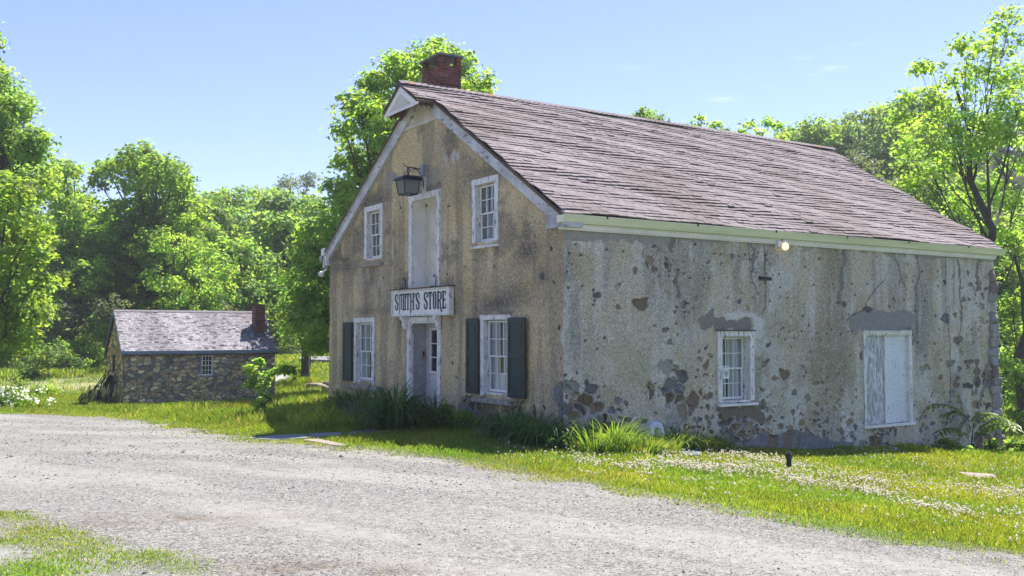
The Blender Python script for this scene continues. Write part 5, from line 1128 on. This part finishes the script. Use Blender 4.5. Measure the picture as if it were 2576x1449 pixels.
weed('broad-leaved plant right of the fern-like sprout',2500,1150,44,50,114,q=wl_(2495,.7),group=GR,n=7,leaf=.08)
# tree-of-heaven sprout: arching stalks with paired leaflets
q=wl_(2440,.55);b=MB();rng=np.random.default_rng(120);LP=[];LN=[];LV=[];LF=[];LC=[]
root=tag(empty('fern_like_sprout',q),'fern-like tree sprout with long paired leaflets near the right corner of the side wall','plant')
b.tube([(0,0,-.05),(.05,0,.35),(.1,0,.75)],[.02,.016,.01],6);o_=0
for k,(an,ez,l) in enumerate(((.1,.7,.85),(-.5,.55,.8),(.7,.45,.75),(2.9,.75,.85),(3.5,.5,.7),(-.1,.95,.7),(-.8,.3,.7),(2.2,.9,.5),(.3,.25,.8))):
    h0=.3+.45*(k%4)/3;P=[];th=.55
    x=.06;z=h0
    for i in range(11):
        P.append(Vector((x*math.cos(an)*1.0+.05,x*math.sin(an)*.6,z)));x+=1.35*l/10*math.sin(th);z+=1.35*l/10*math.cos(th);th+=.16
    b.tube(P,[.006]*11,4)
    for i in range(2,11):
        d_=(P[i]-P[i-1]).normalized();sd_=d_.cross(Vector((0,0,1))).normalized()
        for s_ in(-1,1):
            a0=P[i];a1=a0+sd_*s_*.24+d_*.08-Vector((0,0,.09));m_=(a0+a1)/2+Vector((0,0,.02));pw=d_*.042
            LV+=[tuple(a0),tuple(m_+pw),tuple(a1),tuple(m_-pw)];LF.append((o_,o_+1,o_+2,o_+3));o_+=4;v=rng.uniform(.8,1.3);LC+=[(v*1.05,v,v*.9)]*4
b.build('stalk',m_bark,root);npmesh('leaves',LV,LF,lf_lilyb,root,LC)

# ------------------------------------------------------------------ lawn grass (uncountable)
WC=[C0[:2]+XD[:2]*a+YD[:2]*b_ for a,b_ in((-.0,-.02),(13.1,-.02),(13.1,10.4),(-.0,10.4))]
CC=[D0[:2]+XD[:2]*a+YD[:2]*b_ for a,b_ in((0,0),(CL,0),(CL,CD),(0,CD))]
slabs=[]
def slab(name,label,corners,th,mtl,cat='stone slab',group=None,lift=.02):
    P=[gp(*c) for c in corners];z=[p[2]+lift for p in P];b=MB();n=len(P)
    cx=sum(p[0] for p in P)/n;cy=sum(p[1] for p in P)/n;cz=sum(z)/n
    top=[(p[0]-cx,p[1]-cy,zz-cz) for p,zz in zip(P,z)];bot=[(x,y,zz-th) for x,y,zz in top]
    b.add(top+bot,[tuple(range(n)),tuple(range(2*n-1,n-1,-1))]+[((i+1)%n,i,n+i,n+(i+1)%n) for i in range(n)])
    o=b.build(name,mtl,None,bevel=.012);o.location=(cx,cy,cz);slabs.append([(p[0],p[1]) for p in P]);return tag(o,label,cat,group)
GF='flat flagstones of the path to the door'
slab('flagstone','pale flagstone half in sun at the road end of the path',[(620,1104),(690,1108),(775,1103),(770,1094),(700,1096)],.05,m_flag,group=GF,cat='flagstone')
slab('flagstone','dark shaded flagstone in the middle of the path',[(775,1102),(860,1099),(862,1089),(780,1092)],.05,m_flag,group=GF,cat='flagstone')
slab('flagstone','bluish shaded flagstone nearest the big daylily clump',[(868,1098),(955,1092),(985,1086),(930,1081),(880,1088)],.05,m_flag,group=GF,cat='flagstone')
slab('flagstone','thin pinkish flagstone edge half buried by the gravel',[(760,1108),(850,1124),(880,1122),(800,1106)],.05,m_rockp,group=GF,cat='flagstone')
slab('ground_slab','bluish slate slab lying in the grass by the side wall',[(1700,1136),(1722,1150),(1762,1150),(1767,1139),(1735,1131)],.06,m_bluest,lift=.05)
slab('ground_slab','long low grey stone edge in the clover at the right',[(2405,1190),(2440,1203),(2515,1208),(2500,1196)],.08,m_rockp,lift=.03)
slab('ground_slab','pale concrete slab on the lawn right of the cottage',[(692,962),(742,960),(722,945),(694,945)],.1,m_conc,lift=.05)
slab('ground_slab','dark low platform edge at the back of the lawn by the fence',[(752,913),(832,916),(832,906),(755,905)],.25,m_slate,lift=.22)
def nearcol(P):return P
def scatter_grass():
    rng=np.random.default_rng(500);pts=[]
    def region(n,x0,x1,y0,y1,hl,w,denf=None):
        x=rng.uniform(x0,x1,n);y=rng.uniform(y0,y1,n)
        vis=(np.abs(x)<y*.72+1.5);x,y=x[vis],y[vis]
        sd=road_sd(x,y);e=sd+(fbm(x*2.2,y*2.2,611,4)-.5)*1.1+(fbm(x*.5,y*.5,613,2)-.5)*.5
        pk=np.where(e<-.05,1,np.exp(-np.clip(e,0,9)/.28)*.28)
        pk*=np.where((e>-.5)&(e<0),.55+.45*sst(fbm(x*3,y*3,641,2),.35,.6),1)
        k=rng.random(len(x))<pk
        k&=~inpoly(x,y,WC)&~inpoly(x,y,CC)
        for s in slabs:k&=~inpoly(x,y,s)
        dmk=np.exp(-(((x+18.5)/8)**2+((y-45.5-(x+18.5)*.05)/4.2)**2)**2)
        k&=rng.random(len(x))>dmk*.8
        x,y=x[k],y[k];e=e[k]
        h=hl*rng.uniform(.5,1.4,len(x))*np.where(e>-.6,.6,1)*(.6+.8*fbm(x*.8,y*.8,651,3))
        pts.append((x,y,h,np.full(len(x),w)))
    region(60000,-6,0,5.8,10,.05,.004)
    region(320000,-4,10,7.5,15,.06,.0045)
    region(330000,-8,14,15,24,.075,.0065)
    region(120000,-16,0,18,30,.09,.008)
    region(120000,-24,-2,28,42,.09,.010)
    region(90000,-38,0,42,70,.16,.028)
    region(30000,9,24,22,50,.14,.02)
    # long shaded grass by the gable and wild strip in front of the cottage
    def strip(n,poly_px,hl,w,mossy=0):
        P=[gp(*p)[:2] for p in poly_px];P=np.array(P);lo=P.min(0);hi=P.max(0);x=rng.uniform(lo[0],hi[0],n);y=rng.uniform(lo[1],hi[1],n);k=inpoly(x,y,[tuple(p) for p in P])&~inpoly(x,y,WC)&~inpoly(x,y,CC)
        for s in slabs:k&=~inpoly(x,y,s)
        if mossy:
            k&=rng.random(len(x))<sst(fbm(x*2.2,y*2.2,655,4),.22,.46)*.8
            xs_=x[k];ys_=y[k];x=np.concatenate([xs_+rng.normal(size=len(xs_))*.11 for _ in range(14)]);y=np.concatenate([ys_+rng.normal(size=len(ys_))*.11 for _ in range(14)]);k=np.ones(len(x),bool)
        x,y=x[k],y[k];h=hl*rng.uniform(.5,1.4,len(x))*(.5+fbm(x*1.5,y*1.5,653,3));pts.append((x,y,h,np.full(len(x),w)))
    strip(8000,[(-40,1290),(60,1300),(120,1330),(230,1350),(300,1400),(360,1460),(-40,1470)],.035,.005,1)
    strip(1800,[(280,1400),(420,1395),(520,1449),(330,1449)],.03,.005,1)
    strip(2600,[(560,1100),(1100,1158),(1600,1245),(2100,1335),(2600,1405),(2600,1449),(2100,1365),(1600,1278),(1100,1185),(540,1125)],.035,.004,1)
    strip(60000,[(700,1060),(760,1090),(960,1078),(1100,1080),(1200,1090),(1210,1060),(830,1000),(700,1010)],.28,.006)
    strip(70000,[(400,1040),(480,1068),(700,1070),(700,1020),(560,1020),(420,1020)],.19,.0055)
    strip(30000,[(220,1038),(400,1045),(400,1022),(230,1018)],.17,.006)
    strip(40000,[(1440,1145),(1480,1100),(1640,1095),(1830,1125),(1800,1140),(1640,1148)],.16,.005)
    strip(30000,[(690,1040),(700,940),(800,950),(820,1010)],.25,.012)
    strip(26000,[(2250,1135),(2576,1180),(2576,1140),(2300,1118)],.14,.006)
    strip(20000,[(2100,1135),(2300,1145),(2300,1128),(2100,1124)],.09,.006)
    x,y,h,w=[np.concatenate(a) for a in zip(*pts)];n=len(x);z=gz(x,y)-.01
    an=rng.uniform(0,6.28,n);ln_=rng.uniform(.1,.7,n)*h;dx=np.cos(an);dy=np.sin(an);a2=rng.uniform(0,6.28,n);lx_=np.cos(a2)*ln_;ly_=np.sin(a2)*ln_
    V=np.empty((n,4,3))
    V[:,0]=np.c_[x-dx*w,y-dy*w,z];V[:,1]=np.c_[x+dx*w,y+dy*w,z];V[:,2]=np.c_[x+lx_*.4+dx*w*.7,y+ly_*.4+dy*w*.7,z+h*.62];V[:,3]=np.c_[x+lx_,y+ly_,z+h]
    v=rng.uniform(.7,1.3,n)*(.75+.5*fbm(x*.9,y*.9,661,3));yl=(fbm(x*.6,y*.6,663,3)-.5)*.7+rng.normal(size=n)*.1
    dry=rng.random(n)<.05+.12*sst(fbm(x*.7,y*.7,667,3),.5,.65);C=np.c_[v*(1+yl),v,v*(1-yl*.5)];C[dry]=np.c_[v,v*.62,v*2.5][dry]*1.9
    o=npmesh('lawn_grass',V.reshape(-1,3),np.arange(n*4).reshape(n,4),lf_grass,None,np.repeat(C,4,0));print('grass',n)
    return tag(o,'short green lawn and taller wild grass around both buildings','grass',kind='stuff')
scatter_grass()
def seedheads():
    rng=np.random.default_rng(520);b=[]
    P=[]
    for px0,px1,py0,py1,n in((215,310,1022,1035,45),(312,420,1028,1034,22),(480,545,1030,1050,30),(560,600,1024,1040,10)):
        for _ in range(n):P.append((gp(rng.uniform(px0,px1),rng.uniform(py0,py1)),rng.uniform(.45,.8) if px0<300 else rng.uniform(.4,1.0)))
    m=MB()
    for q,h in P:
        dx,dy=rng.normal()*.08,rng.normal()*.08
        m.col=(.9,.95,.7);m.tube([q,(q[0]+dx,q[1]+dy,q[2]+h)],[.005,.004],3)
        m.col=(2.6,1.7,3.0);t=Vector((q[0]+dx,q[1]+dy,q[2]+h));m.tube([t-Vector((0,0,.06)),t,t+Vector((.02,0,.08)),t+Vector((.03,0,.14))],[.006,.022,.016,.003],4)
    return tag(m.build('seeding_grass',lf_pale),'tan seed heads of tall wild grass along the cottage front','grass',kind='stuff')
seedheads()
def clover():
    rng=np.random.default_rng(530);n=26000;px=rng.uniform(1150,2600,n);py=rng.uniform(1120,1400,n)
    # sample on the terrain by an inverse approach: candidate ground points
    x=rng.uniform(-3,11,60000);y=rng.uniform(9,23,60000)
    z=gz(x,y);sd=road_sd(x,y)
    f=F*math.cos(TH)
    dv=np.c_[x,y,z-CH];ly=dv[:,1]*math.cos(TH)+dv[:,2]*math.sin(TH);lz=-dv[:,1]*math.sin(TH)+dv[:,2]*math.cos(TH)
    u=1288+F*dv[:,0]/ly;v=724.5-F*lz/ly
    wpts=[gp(*p)[:2] for p in((1514,1172),(1700,1180),(1872,1192),(2128,1238),(2383,1290),(2600,1305))]
    d1=dline(x,y,wpts);w2=[gp(*p)[:2] for p in((1750,1150),(2000,1185),(2200,1215),(2450,1235),(2600,1245))];d2=dline(x,y,w2)
    dens=1.2*np.exp(-(d1/.38)**2)+.7*np.exp(-(d2/.9)**2)+.05*(u>1250)
    dens*=(.3+1.3*sst(fbm(x*1.3,y*1.3,671,3),.4,.62))*(sd<-.45)
    k=(rng.random(len(x))<dens*.9)&~inpoly(x,y,WC);x,y,z=x[k],y[k],z[k]
    r=rng.uniform(.013,.024,len(x));h=rng.uniform(.06,.105,len(x))
    base=np.array([(1,0,0),(0,1,0),(-1,0,0),(0,-1,0),(0,0,.9),(0,0,-.7)]);c=np.c_[x,y,z+h]
    V=c[:,None,:]+base[None]*r[:,None,None];Fi=np.array([(0,1,4),(1,2,4),(2,3,4),(3,0,4),(1,0,5),(2,1,5),(3,2,5),(0,3,5)])
    Fc=(np.arange(len(x))*6)[:,None,None]+Fi[None];C=np.repeat(np.array((.95,.93,.84))*rng.uniform(.75,1.05,(len(x),1)),6,0);print('clover',len(x))
    return tag(npmesh('clover_flowers',V.reshape(-1,3),Fc.reshape(-1,3),m_petal,None,C,smooth=True),'white clover blossoms scattered through the lawn beside the side wall','flowers',kind='stuff')
clover()
def pebbles():
    rng=np.random.default_rng(540);P=[];n=0
    for (x0,x1,y0,y1,N,r0,r1) in((-5,6,6.3,10,30000,.004,.011),(-7,6,10,16,24000,.006,.015),(-17,-2,14,30,12000,.012,.024)):
        x=rng.uniform(x0,x1,N);y=rng.uniform(y0,y1,N);k=np.abs(x)<y*.56+.5;x,y=x[k],y[k];e=road_sd(x,y)+(fbm(x*2.2,y*2.2,611,4)-.5)*1.1
        pr=np.where(e>-.25,.25+.75*sst(fbm(x*.8,y*1.3,681,4),.45,.6)+.5*np.exp(-np.abs(e)/.6),0);k=rng.random(len(x))<pr;x,y=x[k],y[k]
        P.append(np.c_[x,y,gz(x,y)+.014,rng.uniform(r0,r1,len(x))*np.where(rng.random(len(x))<.02,1.9,1)])
    P=np.concatenate(P);n=len(P);base=np.array([(1,0,0),(.1,1,.1),(-1,.2,0),(0,-.9,.1),(.1,.1,.7),(0,0,-.5)])
    an=rng.uniform(0,6.28,n);ca,sa=np.cos(an),np.sin(an);B=base[None]*(1+rng.uniform(-.3,.3,(n,6,3)));X=B[...,0]*ca[:,None]-B[...,1]*sa[:,None];Y=B[...,0]*sa[:,None]+B[...,1]*ca[:,None]
    V=P[:,None,:3]+np.stack([X,Y,B[...,2]],-1)*P[:,3][:,None,None]
    Fi=np.array([(0,1,4),(1,2,4),(2,3,4),(3,0,4),(1,0,5),(2,1,5),(3,2,5),(0,3,5)]);Fc=(np.arange(n)*6)[:,None,None]+Fi[None]
    pal=.5*np.array([(.45,.43,.41),(.55,.54,.52),(.34,.33,.33),(.12,.12,.13),(.4,.36,.31),(.6,.59,.57),(.2,.19,.2)]);C=pal[rng.integers(0,7,n)]*rng.uniform(.85,1.15,(n,1))
    m=mat('pebble_stone',(1,1,1),(.85,.85,.85),sc=30,attr=True,rough=.9,bump=0,fine=.1,spec=.15);print('pebbles',n)
    return tag(npmesh('loose_gravel',V.reshape(-1,3),Fc.reshape(-1,3),m,None,np.repeat(C,6,0)),'loose grey pebbles strewn over the gravel road','gravel',kind='stuff')
pebbles()

# ------------------------------------------------------------------ rocks and small things
GK='rocks between cottage and store'
for k,(px,py,w,h,lab,mt) in enumerate(((798,985,66,24,'long pinkish block of stone left of the store corner',m_rockp),(825,982,30,26,'dark block of stone touching the store corner',m_rock),(782,992,26,14,'pale broken stone in front of the long pinkish block',m_conc),(808,1001,38,18,'rounded pink boulder in front of the stone blocks',m_rockp),(727,1050-20,26,12,'pale stone in the weeds, leftmost of the low row',m_conc),(762,1030,34,16,'brown stone in the middle of the low row',m_rock),(790,1022,30,12,'small tan stone at the right of the low row',m_rockp),(745,1040,24,10,'half buried stone in front of the low row',m_rock))):
    q=gp(px,py);s=q[1]/F;b=stone_mb((0,0,h*s*.35),(w*s*.5,w*s*.32,h*s*.55),700+k);o=b.build('field_rock',mt,None,smooth=True);o.location=q;o.rotation_euler=(0,0,.3*k);tag(o,lab,'rock',GK)
q=gp(1939-1,1136);
q=gp(2247,1136);b=stone_mb((0,0,.02),(.13,.09,.06),720);o=b.build('field_rock',m_rockp,None,smooth=True);o.location=q;tag(o,'small pinkish stone in the grass below the side doorway','rock')
# capped pipe
q=gp(1985,1184);post=tag(empty('capped_pipe',q),'short dark capped pipe standing in the clover','pipe')
b=MB();b.lathe((0,0,-.1),[(.042,0),(.042,.34)],14);b.build('pipe',m_postm,post,smooth=False)
b=MB();b.lathe((0,0,.2),[(.05,0),(.054,.01),(.054,.05),(.046,.06),(.046,.065)],14);b.lathe((0,0,.265),[(.05,0),(.05,.012),(.03,.013),(.03,.022),(.04,.023),(.04,.03),(.02,.031),(.02,.05)],14);b.build('pipe_cap',m_postm,post)
# bent vent pipe
q=wl_(1636,.42);vp=tag(empty('vent_pipe',q,A),'bent white-blue vent pipe rising from the grass at the side wall','vent pipe')
b=MB();Rv=.115;pr=[(0,0,-.1),(0,0,.3)]+[(Rv-Rv*math.cos(a),0,.3+Rv*math.sin(a)) for a in np.linspace(.2,PI,12)]+[(2*Rv,0,.22)]
b.tube(pr,.068,16,cap=False);b.tube([(0,0,.24),(0,0,.3)],.076,16);b.tube([(2*Rv,0,.28),(2*Rv,0,.22)],.076,16,cap=False);b.build('pipe_bend',m_pipe,vp,smooth=True)
b=MB();b.lathe((2*Rv,0,.24),[(.064,0),(.064,.005)],16);b.build('pipe_mouth',m_dark,vp)
q=wl_(1523,.12);st_=tag(empty('thin_pipe',q),'thin rusty capped pipe against the side wall','pipe')
b=MB();b.tube([(0,0,-.1),(0,0,.52)],.028,10);b.build('pipe',m_rust,st_);b=MB();b.lathe((0,0,.5),[(.042,0),(.042,.045),(.03,.05)],8);b.build('pipe_cap',m_rust,st_)
# brush leaning against the cottage gable
rng=np.random.default_rng(800);br=tag(empty('brush_pile',tuple(D0),A),'dark pile of sticks and old boards leaning on the cottage gable','brush pile')
b=MB()
for k in range(34):
    s0=rng.uniform(.7,2.6);x0=-rng.uniform(.35,1.25);zb=-1.0;xt=-rng.uniform(.05,.15);s1=s0+rng.normal()*.3;zt2=rng.uniform(-.2,.5)
    b.tube([(x0,s0,zb),((x0+xt)/2,(s0+s1)/2,(zb+zt2)/2+rng.normal()*.05),(xt,s1,zt2)],[.03,.025,.012],5)
for k in range(16):
    s0=rng.uniform(.6,2.4);a_=rng.uniform(0,3);b.tube([(-.5-.7*math.cos(t),s0+.4*math.sin(a_)*t,-.85+.5*math.sin(t)*rng.uniform(.8,1.2)) for t in np.linspace(.3,2.8,7)],.008,4)
b.build('stick',m_postm,br)
b=MB()
for k in range(5):
    M_=Matrix.Translation((-.6+.05*k,1.2+.25*k,-.4))@Matrix.Rotation(.5+.05*k,4,'Y');b.box(-.02,.02,-.09,.09,-.6,.75,M_)
b.build('old_board',m_dark,br)
# board fence at the back
f0=depth_pt(690,880,70);f1=depth_pt(850,880,66)
fe=tag(empty('board_fence',(f0[0],f0[1],0)),'grey board fence overgrown with vines at the back of the lawn','fence')
dx,dy=f1[0]-f0[0],f1[1]-f0[1];ll=math.hypot(dx,dy);fe.rotation_euler=(0,0,math.atan2(dy,dx));zb=Z(f0[0],f0[1]);b=MB();x=0;rng=np.random.default_rng(5)
while x<ll:
    b.box(x,x+.145,-.01,.015,zb-.3,zb+2.15+rng.normal()*.02);x+=.155
b.build('fence_boards',m_fence,fe)
b=MB();b.box(0,ll,.016,.06,zb+.4,zb+.5);b.box(0,ll,.016,.06,zb+1.7,zb+1.8);b.build('fence_rail',m_fence,fe)
ns=depth_pt(783,867,67.5);nsg=tag(empty('posted_notice',tuple(ns)),'small white square notice on the grey board fence','sign')
b=MB();b.box(-.26,.26,-.02,.0,-.3,.3);b.build('notice_board',m_paper,nsg)
b=MB()
for s_ in(-1,1):b.box(-.12,.12,-.026,-.02,-.02,.02,Matrix.Rotation(s_*.8,4,'Y'))
b.box(-.16,.16,-.026,-.02,.16,.2);b.box(-.14,.14,-.026,-.02,-.2,-.17);b.build('notice_mark',m_fence,nsg)
q=gp(780,925);b=MB();b.tube([(0,0,-.2),(.02,0,1.2)],.03,6);o=b.build('garden_stake',m_rust);o.location=q;tag(o,'thin rusty stake in the lawn right of the cottage','stake')
q=gp(696,1048);b=MB();b.tube([(0,0,-.1),(.01,0,.42)],.013,6);o=b.build('garden_stake',m_rust);o.location=q;tag(o,'short stake in the grass right of the sapling','stake')

# ------------------------------------------------------------------ haze
def haze(den):
    m=bpy.data.materials.new('haze');m.use_nodes=True;nt=m.node_tree;nt.nodes.remove(nt.nodes['Principled BSDF']);v=_n(nt,'ShaderNodeVolumePrincipled')
    v.inputs['Color'].default_value=(.86,.93,1,1);v.inputs['Density'].default_value=den;v.inputs['Anisotropy'].default_value=.3
    nt.links.new(v.outputs[0],nt.nodes['Material Output'].inputs['Volume'])
    b=MB();b.box(-560,560,-560,560,-14,75);o=b.build('haze',m);tag(o,kind='stuff',label='thin bright air veiling the far wooded slopes',cat='haze')
if HAZE: haze(HAZE)
# ------------------------------------------------------------------ light, sky, camera
SUN_AZ=R(40);SUN_EL=R(64)   # azimuth clockwise from +Y
w=bpy.data.worlds.new('World');scn.world=w;w.use_nodes=True;nt=w.node_tree;bg=nt.nodes['Background']
sk=_n(nt,'ShaderNodeTexSky');sk.sky_type='NISHITA';sk.sun_disc=False;sk.sun_elevation=SUN_EL;sk.sun_rotation=SUN_AZ;sk.air_density=1.0;sk.dust_density=.4;sk.ozone_density=4.0;sk.altitude=1800
tc=_n(nt,'ShaderNodeTexCoord');mp=_n(nt,'ShaderNodeMapping');mp.inputs['Scale'].default_value=(1.6,1.6,9.0);nt.links.new(tc.outputs['Generated'],mp.inputs[0])
no=_n(nt,'ShaderNodeTexNoise',Scale=2.2,Detail=7.0,Roughness=.62);nt.links.new(mp.outputs[0],no.inputs['Vector'])
mr=_n(nt,'ShaderNodeMapRange');mr.inputs[1].default_value=.6;mr.inputs[2].default_value=.84;nt.links.new(no.outputs[0],mr.inputs[0])
sx_=_n(nt,'ShaderNodeSeparateXYZ');nt.links.new(tc.outputs['Generated'],sx_.inputs[0])
m1=_n(nt,'ShaderNodeMapRange');m1.inputs[1].default_value=.33;m1.inputs[2].default_value=.2;nt.links.new(sx_.outputs[2],m1.inputs[0])
m2=_n(nt,'ShaderNodeMapRange');m2.inputs[1].default_value=.05;m2.inputs[2].default_value=.25;nt.links.new(sx_.outputs[0],m2.inputs[0])
mu=_n(nt,'ShaderNodeMath',operation='MULTIPLY');nt.links.new(mr.outputs[0],mu.inputs[0]);nt.links.new(m1.outputs[0],mu.inputs[1])
mu2=_n(nt,'ShaderNodeMath',operation='MULTIPLY');nt.links.new(mu.outputs[0],mu2.inputs[0]);nt.links.new(m2.outputs[0],mu2.inputs[1])
mx=_n(nt,'ShaderNodeMix',data_type='RGBA');nt.links.new(mu2.outputs[0],mx.inputs[0]);nt.links.new(sk.outputs[0],mx.inputs[6]);mx.inputs[7].default_value=(9.5,9.8,10.2,1)
tn=_n(nt,'ShaderNodeMix',data_type='RGBA',blend_type='MULTIPLY');tn.inputs[0].default_value=1;nt.links.new(mx.outputs[2],tn.inputs[6]);tn.inputs[7].default_value=(1.0,.9,1.12,1);nt.links.new(tn.outputs[2],bg.inputs[0]);bg.inputs[1].default_value=.086
sun=bpy.data.lights.new('sun','SUN');sun.energy=4.8;sun.angle=R(.5);sun.color=(1,.95,.87);so=bpy.data.objects.new('sun',sun);COL.objects.link(so)
dv=Vector((math.sin(SUN_AZ)*math.cos(SUN_EL),math.cos(SUN_AZ)*math.cos(SUN_EL),math.sin(SUN_EL)));so.rotation_euler=dv.to_track_quat('Z','Y').to_euler();so.location=(10,10,40)
cam=bpy.data.cameras.new('camera');co=bpy.data.objects.new('camera',cam);COL.objects.link(co);co.location=(0,0,CH);co.rotation_euler=(PI/2+TH,0,0);cam.sensor_width=36;cam.lens=F*36/2576;cam.clip_end=3000;cam.clip_start=.1;scn.camera=co
scn.view_settings.view_transform='Standard';scn.view_settings.look='None';scn.view_settings.exposure=1.4;scn.view_settings.gamma=1
scn.render.resolution_x=1024;scn.render.resolution_y=576
